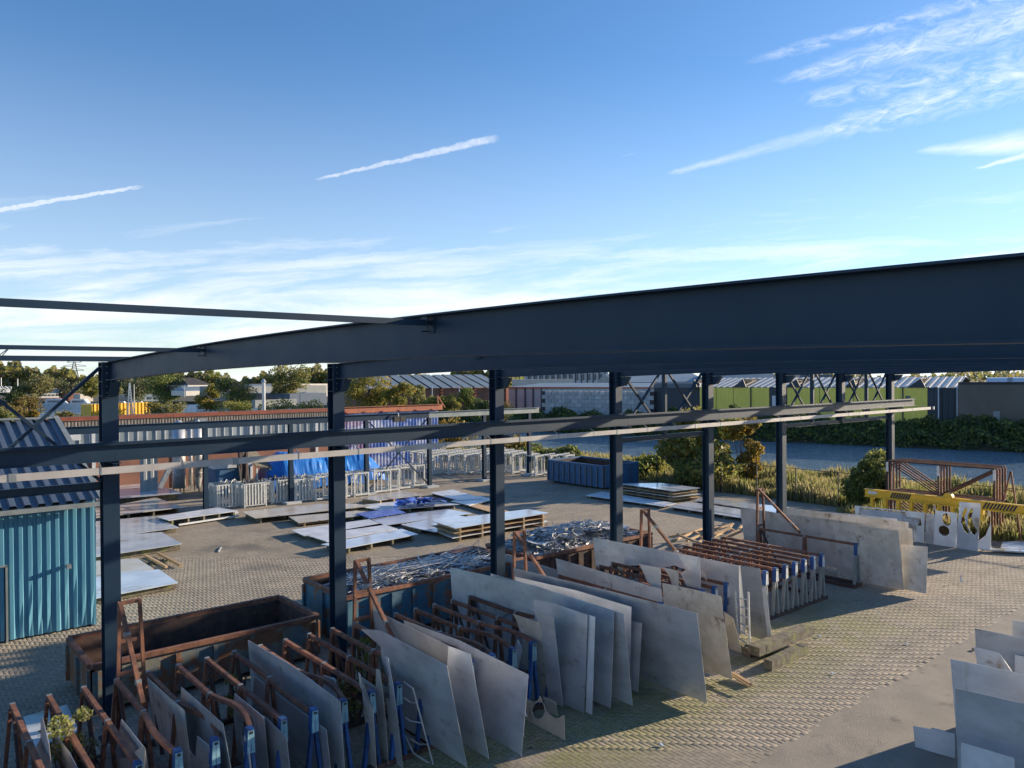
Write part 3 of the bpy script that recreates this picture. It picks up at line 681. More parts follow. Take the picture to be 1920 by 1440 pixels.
# ---------------------------------------------------------------- open steel bins
def bin_(x0, x1, y0, y1, h, label, mo, mi_, rim, ribs=8, name='scrap_bin', wl=.12, plates=0):
    t = thing(name, label, 'skip', ((x0 + x1) / 2, (y0 + y1) / 2, 0), 'open topped steel bins')
    zb = .12
    def wall(a, b_, n_, nr):
        a = Vector(a); b_ = Vector(b_); n_ = Vector(n_); u = (b_ - a).normalized(); L = (b_ - a).length
        m = MB(); q = [a, b_, b_ - n_ * .06, a - n_ * .06]
        m.hexa([p + Vector((0, 0, zb)) for p in q] + [p + Vector((0, 0, h - .03)) for p in q]); m.build('side_wall', mo, t)
        for k in range(nr + 1):
            c = a + u * (.07 + (L - .14) * k / nr)
            m = MB(); m.box(tuple(c + n_ * .001 - u * .045 + Vector((0, 0, zb)) + Vector((0, 0, 0))), tuple(c + u * .045 + n_ * .075 + Vector((0, 0, h - .12))))
            m.build('rib', 'shed_roof' if name == 'blue_bin' else mo, t)
    wall((x0, y0, 0), (x1, y0, 0), (0, -1, 0), ribs); wall((x1, y1, 0), (x0, y1, 0), (0, 1, 0), ribs)
    wall((x0, y1, 0), (x0, y0, 0), (-1, 0, 0), 2 if y1 - y0 < 4 else 10); wall((x1, y0, 0), (x1, y1, 0), (1, 0, 0), 2)
    m = MB(); m.box((x0 + .06, y0 + .06, zb), (x1 - .06, y1 - .06, zb + .05)); m.build('floor', mi_, t)
    m = MB()
    for a, b_ in (((x0, y0 - .0), (x1, y0)), ((x1, y1), (x0, y1))): m.bar((a[0], a[1], h), (b_[0], b_[1], h), .13, .10)
    for a, b_ in (((x0, y1 - .07), (x0, y0 + .07)), ((x1, y0 + .07), (x1, y1 - .07))): m.bar((a[0], a[1], h), (b_[0], b_[1], h), .13, .098)
    m.build('rim', rim, t)
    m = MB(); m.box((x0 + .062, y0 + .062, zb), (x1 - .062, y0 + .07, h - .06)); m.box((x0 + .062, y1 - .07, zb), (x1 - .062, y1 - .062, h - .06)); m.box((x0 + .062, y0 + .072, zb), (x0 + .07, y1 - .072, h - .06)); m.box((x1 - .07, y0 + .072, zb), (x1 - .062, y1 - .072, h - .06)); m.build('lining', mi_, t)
    for yy in (y0 + .5, y1 - .5):
        m = MB(); m.bar((x0 + .2, yy, .06), (x1 - .2, yy, .06), .14, .12); m.build('skid', 'rust_dark', t)
    return t
bin_(3.62, 8.85, 18.35, 20.75, 1.08, 'nearly empty rusty open bin with faded blue patches at the lower left', 'bin_tan', 'rust_dark', 'rust', 6)
bin_(9.72, 16.0, 18.5, 21.05, 1.36, 'flaking blue open bin filled with wiry scrap, behind the second column', 'bin_blue', 'rust_dark', 'rust', 9)
bin_(16.5, 22.3, 18.5, 21.05, 1.36, 'brown rusty open bin heaped with bright scrap strips', 'rust_dark', 'rust_dark', 'rust', 9)
bin_(35.9, 39.2, 33.6, 38.9, 1.5, 'blue open bin with dark ribs standing by the water', 'bin_far', 'rust_dark', 'bin_far', 4, name='blue_bin')
def scrap(x0, x1, y0, y1, zl, zh, n, label, nets=0, seed=1, big=False):
    random.seed(seed); m = MB()
    for i in range(n):
        x = random.uniform(x0, x1); y = random.uniform(y0, y1)
        e = min(1, 3.2 * min((x - x0) / (x1 - x0), (x1 - x) / (x1 - x0), (y - y0) / (y1 - y0), (y1 - y) / (y1 - y0)) + .15)
        z = zl + (zh - zl) * e * (.55 + .45 * random.random()) 
        L = random.uniform(.3, 1.5) * (1.4 if i % 9 == 0 else 1); an = random.gauss(0, .9) if i % 3 else random.uniform(0, 3.14)
        d = Vector((math.cos(an), math.sin(an), 0)); wd = random.choice((.012, .02, .03, .05, .07, .12)); cv = random.gauss(0, .35)
        p = Vector((x, y, z)) - d * L / 2; pts = []
        for k in range(5):
            pts.append(Vector((min(x1 - .05, max(x0 + .05, p.x)), min(y1 - .05, max(y0 + .05, p.y)), max(zl - .1, p.z + random.gauss(0, .03)))))
            p = p + d * L / 4; d = Vector((d.x * math.cos(cv * .5) - d.y * math.sin(cv * .5), d.x * math.sin(cv * .5) + d.y * math.cos(cv * .5), random.gauss(0, .12)))
        for a, b_ in zip(pts, pts[1:]): m.bar(a, b_, wd, .006, up=(random.gauss(0, .5), random.gauss(0, .5), 1))
    for k in range(nets):   # cut-out skeleton sheets
        cx_ = random.uniform(x0 + 1, x1 - 1); cy_ = random.uniform(y0 + .7, y1 - .7); z = zh + .02 * k; a = random.uniform(-.4, .4) + (.6 if k % 2 else 0)
        ux = Vector((math.cos(a), math.sin(a), random.gauss(0, .06))); uy = Vector((-math.sin(a), math.cos(a), random.gauss(0, .1)))
        for q in range(-4, 5):
            m.bar(Vector((cx_, cy_, z)) + ux * q * .2 - uy * .55, Vector((cx_, cy_, z)) + ux * q * .2 + uy * .55, .02, .006)
        for q in (-.55, -.18, .18, .55): m.bar(Vector((cx_, cy_, z)) - ux * .8 + uy * q, Vector((cx_, cy_, z)) + ux * .8 + uy * q, .02, .006)
    for k in range(n // 70):
        cx_ = random.uniform(x0 + .5, x1 - .5); cy_ = random.uniform(y0 + .4, y1 - .4); z = zl + (zh - zl) * .8; a = random.uniform(0, 3)
        u = Vector((math.cos(a), math.sin(a), random.gauss(0, .2))) * random.uniform(.15, .5); v = Vector((-math.sin(a), math.cos(a), random.gauss(0, .2))) * random.uniform(.1, .3)
        q = Vector((cx_, cy_, z)); m.poly([q - u - v, q + u - v * .6, q + u * .7 + v, q - u * .8 + v], .005, u.cross(v))
    o = m.build('scrap_metal', 'scrap'); tag(o, label, 'scrap metal', kind='stuff')
scrap(9.85, 15.9, 18.65, 20.9, .95, 1.46, 1700, 'tangle of bright cut out steel strips and grids in the blue bin', 9, 2)
scrap(16.65, 22.2, 18.65, 20.9, 1.0, 1.8, 2000, 'heap of curled bright steel strips in the brown bin', 2, 3)
scrap(3.8, 8.7, 18.6, 20.6, .2, .32, 50, 'few wiry scrap strips in the nearly empty bin', 0, 4)
for k, (u, v, L) in enumerate(((640, 1160, 0),)): pass
# long stray wires above the blue bin
m = MB(); a = G(750, 1035, 1.5)
pts = [G(830, 1065, 1.5), G(872, 1038, 1.75), G(898, 1012, 2.1)]; m.path(pts, .012); pts = [G(898, 1012, 2.1), G(897, 1030, 1.9), G(903, 1050, 1.5)]; m.path(pts, .012)
tag(m.build('bent_wire', 'zinc'), 'thin bent wire sticking up out of the blue bin scrap', 'wire')
# ---------------------------------------------------------------- sheet racks
def mesh(name, mb, mats):
    me = bpy.data.meshes.new(name); me.from_pydata([tuple(p) for p in mb.v], [], mb.f)
    mats = [mats] if isinstance(mats, str) else mats
    for m in mats: me.materials.append(M[m])
    if len(mats) > 1: me.polygons.foreach_set('material_index', mb.mi)
    me.update(); return me
def put(name, me, parent, loc, rot=None):
    o = bpy.data.objects.new(name, me); C.objects.link(o); o.parent = parent
    o.location = Vector(loc) - parent_loc(parent)
    if rot: o.rotation_euler = rot
    return o
RH = 1.48; YN, YM, YF = 12.42, 14.3, 16.15
def railmesh(bend, sag):
    m = MB(); pts = []
    for k in range(11):
        t = k / 10; y = YF - (YF - YN - .09) * t
        dz = 0; dx = 0
        if bend and t > .55: dx = bend * math.sin((t - .55) / .45 * math.pi * .9); dz = sag * math.sin((t - .55) / .45 * math.pi)
        pts.append(Vector((dx, y, RH - .045 + dz)))
    for a, b in zip(pts, pts[1:]): m.bar(a, b + (b - a).normalized() * .004, .075, .08)
    return mesh('rail', m, 'rust')
RM = [railmesh(0, 0), railmesh(.16, .05), railmesh(-.10, .04), railmesh(.22, .0)]
m = MB(); m.hexa([(-.075, YN - .07, RH - .40), (.075, YN - .07, RH - .40), (.075, YN + .06, RH - .40), (-.075, YN + .06, RH - .40), (-.055, YN - .07, RH + .012), (.055, YN - .07, RH + .012), (.055, YN + .06, RH + .012), (-.055, YN + .06, RH + .012)], mi=0)
m.hexa([(-.068, YN - .074, RH - .39), (-.006, YN - .074, RH - .39), (-.006, YN - .0705, RH - .39), (-.068, YN - .0705, RH - .39), (-.05, YN - .074, RH - .02), (-.002, YN - .074, RH - .02), (-.002, YN - .0705, RH - .02), (-.05, YN - .0705, RH - .02)], mi=1)
m.hexa([(.006, YN - .074, RH - .39), (.068, YN - .074, RH - .39), (.068, YN - .0705, RH - .39), (.006, YN - .0705, RH - .39), (.0, YN - .074, RH - .02), (.05, YN - .074, RH - .02), (.05, YN - .0705, RH - .02), (.0, YN - .0705, RH - .02)], mi=1)
m.box((-.028, YN - .077, RH - .075), (.032, YN - .0745, RH - .035), mi=2)
CAPL = mesh('post_cap', m, ['cap_blue', 'cap_light', 'dark']); CAPW = mesh('post_cap', m, ['cap_blue', 'cap_white', 'dark'])
def legm(y, s, mt, zt=RH - .40, sp_=.15, d=.045):
    m = MB(); m.hexa([(s * sp_ - .03, y - d, .10), (s * sp_ + .03, y - d, .10), (s * sp_ + .03, y + d, .10), (s * sp_ - .03, y + d, .10),
                      (s * .035 - .028, y - d, zt), (s * .035 + .028, y - d, zt), (s * .035 + .028, y + d, zt), (s * .035 - .028, y + d, zt)])
    return mesh('leg', m, mt)
LN = [legm(YN, s, 'cap_blue') for s in (-1, 1)]; LNR = [legm(YN, s, 'trim') for s in (-1, 1)]
LM = [legm(YM, s, 'rust', RH - .086) for s in (-1, 1)]; LF = [legm(YF - .04, s, 'rust', RH - .086) for s in (-1, 1)]
m = MB(); m.box((-.043, YM - .03, RH - .04), (.043, YM + .03, RH + .006)); m.box((-.05, YM - .025, RH - .30), (-.0445, YM + .025, RH + .002)); CM = mesh('clamp', m, 'zinc')
m = MB(); m.box((-.043, YF - .025, RH - .03), (.043, YF + .03, RH + .006)); m.box((-.05, YF - .02, RH - .42), (-.0445, YF + .03, RH + .002)); CF = mesh('clamp', m, 'zinc')
m = MB(); m.bar((0, YF - .12, RH - .1), (0, YM + 1.0, .15), .045, .06); DF = mesh('diagonal', m, 'rust_dark')
m = MB(); m.bar((0, YN + .12, RH - .32), (0, YN + 1.1, .2), .045, .06); DN = mesh('diagonal', m, 'rust')
def rack(xs, label, cap=CAPL, legs=LN, tall=True, bends=(), dx=0, dy=0, dz=0, frame=True, name='sheet_rack'):
    t = thing(name, label, 'rack', (xs[0], YM, dz), 'steel racks for standing sheets')
    L = lambda x, y=0: (x + dx, y + dy, dz)
    for k, x in enumerate(xs):
        b = bends[k] if k < len(bends) else 0
        put('rail', RM[b], t, L(x)); put('post_cap', cap, t, L(x)); put('clamp', CM, t, L(x)); put('clamp', CF, t, L(x))
        for q in (0, 1): put('leg', legs[q], t, L(x)); put('leg', LM[q], t, L(x)); put('leg', LF[q], t, L(x))
        put('diagonal', DF, t, L(x))
        if k % 2: put('diagonal', DN, t, L(x))
    for y in (YN, YM, YF):
        m = MB(); m.bar((xs[0] - .3 + dx, y + dy, .05 + dz), (xs[-1] + .3 + dx, y + dy, .05 + dz), .12, .10); m.build('base_beam', 'rust_dark', t)
    for x in (xs[0] - .25, xs[-1] + .25):
        m = MB(); m.bar((x + dx, YN + .07 + dy, .06 + dz), (x + dx, YF - .07 + dy, .06 + dz), .10, .09); m.build('base_beam', 'rust_dark', t)
    if tall:
        x = xs[0] + dx; y = YF + .09 + dy; w_ = .56; zt = 2.92
        fx = lambda z: .05 * (z / zt)
        for q in (0, 1):
            m = MB(); m.bar((x + q * w_, y, .0), (x + (.44 if q else .08), y, zt), .06, .08); m.build('ladder_post', 'rust', t)
        xa = lambda z: x + .08 * z / zt; xb_ = lambda z: x + w_ - .12 * z / zt
        for z in (zt - .03, 2.15, 1.52):
            m = MB(); m.bar((xa(z) + .03, y, z), (xb_(z) - .03, y, z), .05, .07); m.build('rung', 'rust', t)
        m = MB(); m.bar((xa(zt), y - .06, zt - .02), (xa(1.5) + .0, y - 1.75, 1.52), .075, .08); m.build('long_brace', 'rust', t)
        for f in (.33, .8):
            m = MB(); p = Vector((xa(zt), y - .06, zt - .02)).lerp(Vector((xa(1.5), y - 1.75, 1.52)), f); m.box(p - Vector((.045, .06, .05)), p + Vector((.045, .06, .05))); m.build('clamp', 'zinc', t)
    return t
KX = lambda k: 3.63 + .565 * k
rack([KX(k) for k in (-6, -5, -4, -3, -2, -1)], 'rusty sheet rack cut off by the lower left corner', tall=False, bends=(0, 0, 0, 0, 0, 0))
rack([KX(k) for k in range(0, 9)], 'rusty sheet rack with bent rails in front of the first column', bends=(2, 3, 1, 0, 2, 1, 0, 0, 1))
rack([KX(k) for k in range(9, 18)], 'rusty sheet rack holding the largest plates in the middle', bends=(0, 1, 3, 1, 3, 0, 1, 0, 0))
rack([13.64 + .565 * k for k in range(0, 9)], 'sheet rack with rusty rails mostly hidden between leaning plates', cap=CAPW)
rack([19.0 + .55 * k for k in range(0, 9)][0:2] + [20.08 + .545 * k for k in range(7)], 'empty sheet rack with white topped blue posts and brown rails', cap=CAPW, legs=LNR)
rack([25.7], 'sheet rack whose long pale plates lean at its side, rightmost by the columns', cap=CAPW, legs=LNR)
# number plates on two rack posts
def textobj(name, s, size, loc, rot, m, parent=None, th=.002):
    cu = bpy.data.curves.new(name, 'FONT'); cu.body = s; cu.size = size; cu.extrude = th; cu.align_x = 'CENTER'; cu.align_y = 'CENTER'
    to = bpy.data.objects.new('tmp', cu); C.objects.link(to); dg = bpy.context.evaluated_depsgraph_get()
    me = bpy.data.meshes.new_from_object(to.evaluated_get(dg)); bpy.data.objects.remove(to)
    me.materials.clear(); me.materials.append(M[m]); o = bpy.data.objects.new(name, me); C.objects.link(o)
    if parent: o.parent = parent
    o.location = Vector(loc) - (parent_loc(parent) if parent else Vector((0, 0, 0))); o.rotation_euler = rot; return o
# ---------------------------------------------------------------- standing plates
def plate(pts, label, yn=12.0, nb=None, s=None, mt='sheet', th=.008, holes=(), bottom=True, zb=.12, name='steel_plate', group='plates standing in the racks', ft=None, xt=None):
    """pts: photo outline, first point = near top corner. plane leans about its foot along y."""
    u, v = pts[0]
    if nb:
        g_ = G(nb[0], nb[1], zb); yn = g_.y
    p0 = PY(u, v, yn) if xt is None else PX(u, v, xt)
    if nb and s is None: s = (p0.x - g_.x) / max(.2, (p0.z - g_.z))
    if s is None: s = -.10
    n = Vector((1, 0, -s)).normalized()
    P = [PP(a, b, p0, n) for a, b in pts]
    if bottom:   # close the outline along the foot of the rack
        yl = P[-1].y; y0 = (g_.y if nb else P[0].y)
        xf = p0.x + s * (zb - p0.z)
        if nb: P = [Vector((xf, y0, zb))] + P
        else: P = [Vector((xf, y0, zb))] + P
        P.append(Vector((xf, yl, zb)))
    Hs = [[PP(a, b, p0, n) for a, b in h] for h in holes]
    base = sum((Vector(p) for p in P), Vector()) / len(P); base.z = min(p.z for p in P)
    m = MB(); m.poly([p - base for p in P], th, n, [[p - base for p in h] for h in Hs])
    me = mesh(name, m, mt); o = bpy.data.objects.new(name, me); C.objects.link(o); o.location = base
    tag(o, label, 'steel plate', group); return o
def circ(cu, cv, ru, rv, n=20, a0=0, a1=360, tilt=0):
    out = []
    for i in range(n + (0 if a1 - a0 == 360 else 1)):
        a = math.radians(a0 + (a1 - a0) * i / n); x = ru * math.cos(a); y = rv * math.sin(a); t = math.radians(tilt)
        out.append((cu + x * math.cos(t) - y * math.sin(t), cv + x * math.sin(t) + y * math.cos(t)))
    return out
# lower left
plate([(433, 1440), (418, 1357), (340, 1288), (338, 1340)], 'plate with one slanted corner standing between the first bent rails', 12.3, bottom=True)
plate([(272, 1403), (228, 1348), (222, 1380), (218, 1407), (210, 1400), (203, 1393), (199, 1402), (182, 1440)], 'stepped offcut with a sharp point at the lower left', 12.6)
plate([(272, 1470), (272, 1403), (268, 1398), (240, 1420), (182, 1425)], 'low offcut below the sharply pointed one', 12.35, mt='sheet_dull')
plate([(97, 1440), (92, 1395), (80, 1345), (77, 1350), (76, 1385), (68, 1400), (62, 1440)], 'waisted offcut hanging by the second lit rail at the lower left', 13.5)
plate([(148, 1445), (130, 1410), (103, 1375), (105, 1430)], 'narrow offcut leaning right of the waisted one', 12.8)
plate([(392, 1398), (370, 1380), (366, 1421), (331, 1370), (329, 1440)], 'notched light plate just left of the first light blue post', 12.45)
plate([(346, 1332), (320, 1310), (276, 1270), (283, 1330)], 'grey plate in shadow behind the notched light one', 13.6, mt='sheet_dull')
plate([(468, 1412), (458, 1378), (457, 1412)], 'small upright strip between two rails at the lower left', 12.3, mt='sheet_white')
plate([(612, 1368), (540, 1315), (477, 1268), (472, 1330)], 'plate with a pale right hand strip, in front of the widest left plate', 12.1)
plate([(537, 1382), (495, 1342), (483, 1345), (484, 1440)], 'round holed offcut standing in the lower left', 12.0, holes=[circ(488 + 2, 1392, 10, 26, tilt=-6)] if 0 else ())
t_ = plate([(495, 1345), (440, 1300), (438, 1340)], 'clear edged round holed offcut at the lower left', 12.7, holes=[circ(465, 1372, 12, 30, tilt=5)], s=-.08)
plate([(638, 1315), (540, 1243), (465, 1200), (467, 1228)], 'widest of the left plates, seen against the rusty bin', 12.1, s=-.06)
plate([(628, 1272), (606, 1266), (606, 1300)], 'small nearly square pale plate by a bent rail', 13.2, mt='sheet_white', bottom=True)
plate([(676, 1265), (672, 1260), (675, 1287), (700, 1330), (706, 1440)], 'ragged edged panel beside the tall forked strip', 12.5, mt='sheet_dull')
plate([(712, 1256), (705, 1254), (705, 1270), (676, 1266), (678, 1290), (700, 1300), (705, 1340), (712, 1380), (717, 1440), (733, 1440), (728, 1400), (722, 1340), (717, 1290)][::-1][4:] + [(733, 1445)], 'tall forked strip between two blue rack posts', 12.4, bottom=False) if 0 else None
plate([(717, 1290), (712, 1256), (705, 1254), (705, 1288), (700, 1285), (676, 1268), (680, 1290), (706, 1335), (712, 1390), (716, 1444), (729, 1444), (724, 1360)], 'tall forked strip beside the second blue rack post', 12.3, bottom=False, mt='sheet_dull')
plate([(738, 1290), (728, 1234), (721, 1232), (728, 1262), (731, 1312), (724, 1310), (730, 1370), (736, 1444), (756, 1444), (748, 1370)], 'tall narrow notched strip left of the curved bar frame', 12.2, bottom=False)
plate([(838, 1248), (713, 1182), (677, 1180), (714, 1212), (715, 1230), (722, 1260)], 'large plate with a cut away upper left corner', nb=(876, 1439))
plate([(841, 1211), (700, 1143), (706, 1200)], 'plate with a seam, left part, behind the cut away plate', 12.6, s=-.12)
plate([(882, 1226), (841, 1211), (838, 1260)], 'plate with a pointed lower right corner, right of the seam', nb=(917, 1423))
plate([(892, 1240), (884, 1237), (880, 1300)], 'slim strip showing at the edge behind the pointed plate', nb=(905, 1355), mt='sheet_white')
t_ = plate([(991, 1265), (930, 1235), (860, 1200), (757, 1163), (765, 1220)], 'large plate with torn spikes on its right edge', nb=(978, 1416))
for k, (uu, vv) in enumerate(((991, 1343), (984, 1381))):
    pass
m = MB()
for (a, b_, c_) in (((984, 1333), (989, 1344), (984, 1341)), ((980, 1370), (984, 1381), (980, 1378)), ((975, 1408), (979, 1420), (974, 1415)), ((990, 1266), (992, 1271), (986, 1277))):
    q = [PY(*a, 11.05), PY(*b_, 10.98), PY(*c_, 11.05)]; m.poly(q, .008, (1, 0, .1))
o = m.build('torn_spikes', 'sheet'); o.parent = t_; o.location = -t_.location
# middle group with round cut-outs
arc = circ(893 + 25, 1198, 38, 46, 10, -150, -20, tilt=12)
plate([(1013, 1168), (962, 1151), (968, 1162), (976, 1185), (980, 1205), (978, 1240), (1000, 1270), (1015, 1290)], 'wood stained plate with a round bite out of its left edge', nb=(1035, 1312), mt='sheet_dull')
plate([(955, 1148), (911, 1134), (915, 1150), (920, 1160), (926, 1175), (930, 1205), (937, 1208), (933, 1175), (940, 1160)], 'thin scrap web of two ring cut-outs hooked on a rail', 14.6, s=-.05, bottom=False, mt='sheet_dull')
plate([(979, 1216), (971, 1199), (962, 1230), (949, 1247), (955, 1262), (971, 1256)], 'small curved cut out piece with hand written figures', 12.6, bottom=False, mt='sheet_white')
tx = PX(967, 1247, PY(967, 1247, 12.55).x - .012)
q = textobj('marking', '1 2', .075, tx, (math.radians(90), 0, math.radians(-90)), 'dark'); tag(q, 'hand written figures 1 2 on the small curved piece', 'marking')
rp = PY(1035, 1225, YN - .105); q = textobj('number_plate', '15', .11, rp, (math.radians(90), 0, 0), 'dark'); tag(q, 'figures 15 painted on a white patch of a rack post', 'number')
m = MB(); m.box(rp + Vector((-.07, .003, -.10)), rp + Vector((.07, .006, .10))); q2 = m.build('white_patch', 'cap_white'); tag(q2, 'white paint patch behind the figures 15', 'paint patch')
plate([(1041, 1313), (1018, 1306), (1012, 1304), (1008, 1312), (1000, 1310), (985, 1288), (984, 1310), (983, 1350)], 'low offcut with a round hole and scalloped top at the foot of the rack', nb=(1058, 1390), s=-.02, mt='sheet_dull', holes=[circ(1010, 1330, 11, 16, 18, tilt=-12)]) if 0 else None
sc = [(1058, 1342)] + [(1055, 1341), (1050, 1346), (1043, 1347), (1034, 1343), (1025, 1334), (1020, 1325), (1015, 1309), (1012, 1305), (1008, 1314), (999, 1316), (985, 1308)]
plate(sc, 'low offcut with a round hole and scalloped top at the foot of the rack', nb=(1058, 1388), s=-.03, mt='sheet_dull', holes=[circ(1010, 1332, 12, 16, 18, tilt=12)])
plate([(1042, 1316), (1018, 1305), (1020, 1325)], 'small dark plate behind the scalloped offcut', nb=(1046, 1343), mt='sheet_dull')
plate([(1038, 1157), (1018, 1150), (995, 1139), (1004, 1148), (1010, 1170), (1016, 1200)], 'dark plate with a concave corner behind the wood stained one', nb=(1056, 1326))
plate([(1102, 1153), (1036, 1131), (1000, 1125), (1003, 1160)], 'tall plate next to a narrow strip, in the middle group', nb=(1095, 1337))
plate([(1116, 1157), (1104, 1153), (1101, 1250)], 'narrow plate strip standing right of a tall plate', nb=(1110, 1340), mt='sheet_white')
plate([(1116, 1152), (1000, 1110), (812, 1069), (816, 1140)], 'long blue grey plate reflecting the sky, behind the middle group', 12.9, s=-.05)
plate([(1152, 1147), (1000, 1097), (844, 1064), (848, 1120)], 'longest blue grey plate with a straight upper edge', nb=(1145, 1328))
plate([(1170, 1151), (1040, 1110), (920, 1075), (925, 1120)], 'plate with slanting right edge behind the longest one', nb=(1186, 1323))
plate([(1184, 1138), (1080, 1107), (965, 1081), (968, 1110)], 'plate with a small nick in its upper right corner', nb=(1180, 1295))
plate([(1204, 1169), (1183, 1163), (1180, 1230)], 'short plate between two big ones, middle right', nb=(1196, 1298))
plate([(1307, 1150), (1135, 1106), (963, 1065), (968, 1130)], 'largest dark plate reaching far out onto the sunlit paving', nb=(1326, 1318))
plate([(1255, 1123), (1100, 1086), (943, 1037), (946, 1070)], 'long plate with warm reflection along its top edge', 12.2, s=-.10)
plate([(1240, 1105), (1140, 1075), (1042, 1047), (1045, 1070)], 'medium plate with a pointed left tip behind the warm one', 12.4, s=-.10)
plate([(1352, 1118), (1300, 1105), (1242, 1093), (1245, 1130)], 'light brownish plate standing left of the ladder', nb=(1373, 1273), mt='sheet_dull')
plate([(1286, 1068), (1271, 1038), (1190, 1022), (1112, 1008), (1116, 1050), (1117, 1062), (1200, 1060), (1238, 1066), (1264, 1060)], 'long plate with an arrow shaped right end, highest in its group', 13.6, s=-.06, bottom=False)
plate([(1312, 1045), (1271, 1038), (1286, 1068), (1276, 1075), (1290, 1104)], 'tall offcut with a zigzag left edge', 12.5, s=-.06)
plate([(1238, 1065), (1199, 1058), (1215, 1091), (1225, 1102)], 'slanted offcut with a pointed top left corner', 12.6, s=-.06)
plate([(1272, 1070), (1238, 1063)] + [(1246, 1068), (1255, 1080), (1260, 1096), (1262, 1110)], 'offcut with a quarter round cut from its left side', 12.9, s=-.06, mt='sheet_dull')
plate([(1324, 1075), (1314, 1071), (1320, 1080), (1326, 1092), (1327, 1104), (1325, 1112)], 'thin crescent offcut beside a white topped post', 12.8, s=-.05, bottom=False, mt='sheet_dull')
plate([(1385, 1061), (1350, 1053), (1312, 1046), (1313, 1090)], 'plate behind the upper end of the ladder', xt=18.15, s=-.04)
plate([(1394, 1061), (1386, 1060), (1386, 1100)], 'narrow strip with a rounded cut behind the ladder', xt=18.25, s=-.04, mt='sheet_white')
plate([(1425, 1066), (1388, 1060), (1392, 1100)], 'tall plate directly right of the ladder', nb=(1440, 1202))
plate([(1436, 1101), (1430, 1100), (1432, 1140)], 'narrow plate at the end of the group by the timbers', nb=(1448, 1204), mt='sheet_white')
plate([(1375, 1159), (1358, 1147), (1362, 1190)], 'low brownish plate leaning behind the foot of the ladder', nb=(1391, 1224), mt='sheet_dull')
# right hand group
plate([(1703, 979), (1600, 967), (1469, 951), (1470, 1000)], 'rearmost long plate of the right group', 12.6, s=-.02, mt='sheet_dull', xt=None)
plate([(1682, 973), (1580, 962), (1468, 954), (1469, 980)], 'second long plate from the back of the right group', 13.2, s=-.02, mt='sheet_white')
plate([(1710, 991), (1600, 979), (1500, 967), (1388, 953), (1395, 1010), (1398, 1045)], 'longest plate of the right group, with the triangular frame before it', nb=(1716, 1093), mt='sheet_dull')
plate([(1739, 1025), (1690, 1021), (1692, 1060)], 'stained short plate at the right end of its group', nb=(1737, 1113), mt='sheet_dull')
plate([(1685, 995), (1620, 986), (1554, 979)] + [(1560, 987), (1566, 1000), (1568, 1020), (1569, 1060)], 'plate with a quarter round cut at its left end', nb=(1695, 1107), mt='sheet_dull')
# curved bar frame between the plates
q = [PY(757, 1279, 12.6), PY(775, 1292, 12.1), PY(813, 1436, 11.9), PY(775, 1412, 12.3), PY(760, 1380, 12.6)]
m = MB(); m.path(q, .025); 
for a, b_, c_ in (((757, 1308), (770, 1317), (782, 1318)), ((760, 1345), (770, 1352), (793, 1356)), ((770, 1385), (785, 1395), (802, 1396))): m.path([PY(*a, 12.4), PY(*b_, 12.3), PY(*c_, 12.05)], .018)
tag(m.build('bar_frame', 'sheet'), 'thin leftover frame with curved cross bars left of the cut away plate', 'scrap frame')
# ---------------------------------------------------------------- ladder, timbers, sticks
t = thing('ladder', 'light metal ladder leaning against the plates by the old timbers', 'ladder', G(1397, 1214))
a0, a1 = G(1386, 1207, .05), G(1406, 1224, .05); b0 = PX(1379, 1108, a0.x - .22); b1 = PX(1403, 1109, a1.x - .22)
b0 = a0 + Vector((-.30, .05, 1.62)); b1 = a1 + Vector((-.30, .05, 1.84))
a0.x -= .04; b0 = PX(1379, 1108, a0.x - .10); b1 = PX(1403, 1110, a1.x + .02)
for a, b_ in ((a0, b0), (a1, b1)):
    m = MB(); m.bar(a, b_, .03, .05); m.build('side_rail', 'white_paint', t)
for k in range(6):
    f = .12 + k * .15; m = MB(); m.bar(a0.lerp(b0, f), a1.lerp(b1, f), .028); m.build('rung', 'white_paint', t)
def beam(a, b_, wd, ht, label, mt='timber_old', name='timber_beam', grp='old timbers on the paving'):
    o = thing_mesh(a, b_, wd, ht, mt, name); tag(o, label, 'timber', grp); return o
def thing_mesh(a, b_, wd, ht, mt, name):
    a = Vector(a); b_ = Vector(b_); m = MB(); n = 8; d = (b_ - a) / n
    c = (a + b_) / 2
    for k in range(n):
        w0, w1 = wd * (1 + random.gauss(0, .015)), wd * (1 + random.gauss(0, .015)); m.bar(a + d * k - c, a + d * (k + 1) - c, w0, ht * (1 + random.gauss(0, .02)))
    me = mesh(name, m, mt); o = bpy.data.objects.new(name, me); C.objects.link(o); o.location = c; return o
beam(G(1413, 1232, .14) + Vector((0, 0, .16)), G(1516, 1190, .14) + Vector((0, 0, .16)), .34, .22, 'thick mossy timber lying on top of the lower one by the ladder')
beam(G(1440, 1247, .13), G(1508, 1215, .13), .22, .24, 'lower mossy timber in front of the thick one')
beam(G(1398, 1222, .12), G(1440, 1210, .12), .3, .2, 'short weathered timber under the plates at the foot of the ladder')
o = thing_mesh(G(1375, 1264, .09), G(1407, 1284, .05), .09, .09, 'timber', 'timber_batten'); tag(o, 'fresh orange brown batten sticking out from under the largest plate group', 'timber')
o = thing_mesh(G(1374, 1268, .17), G(1406, 1288, .13) * 1.0, .03, .03, 'timber', 'timber_lath'); tag(o, 'thin lath lying along the orange brown batten', 'timber')
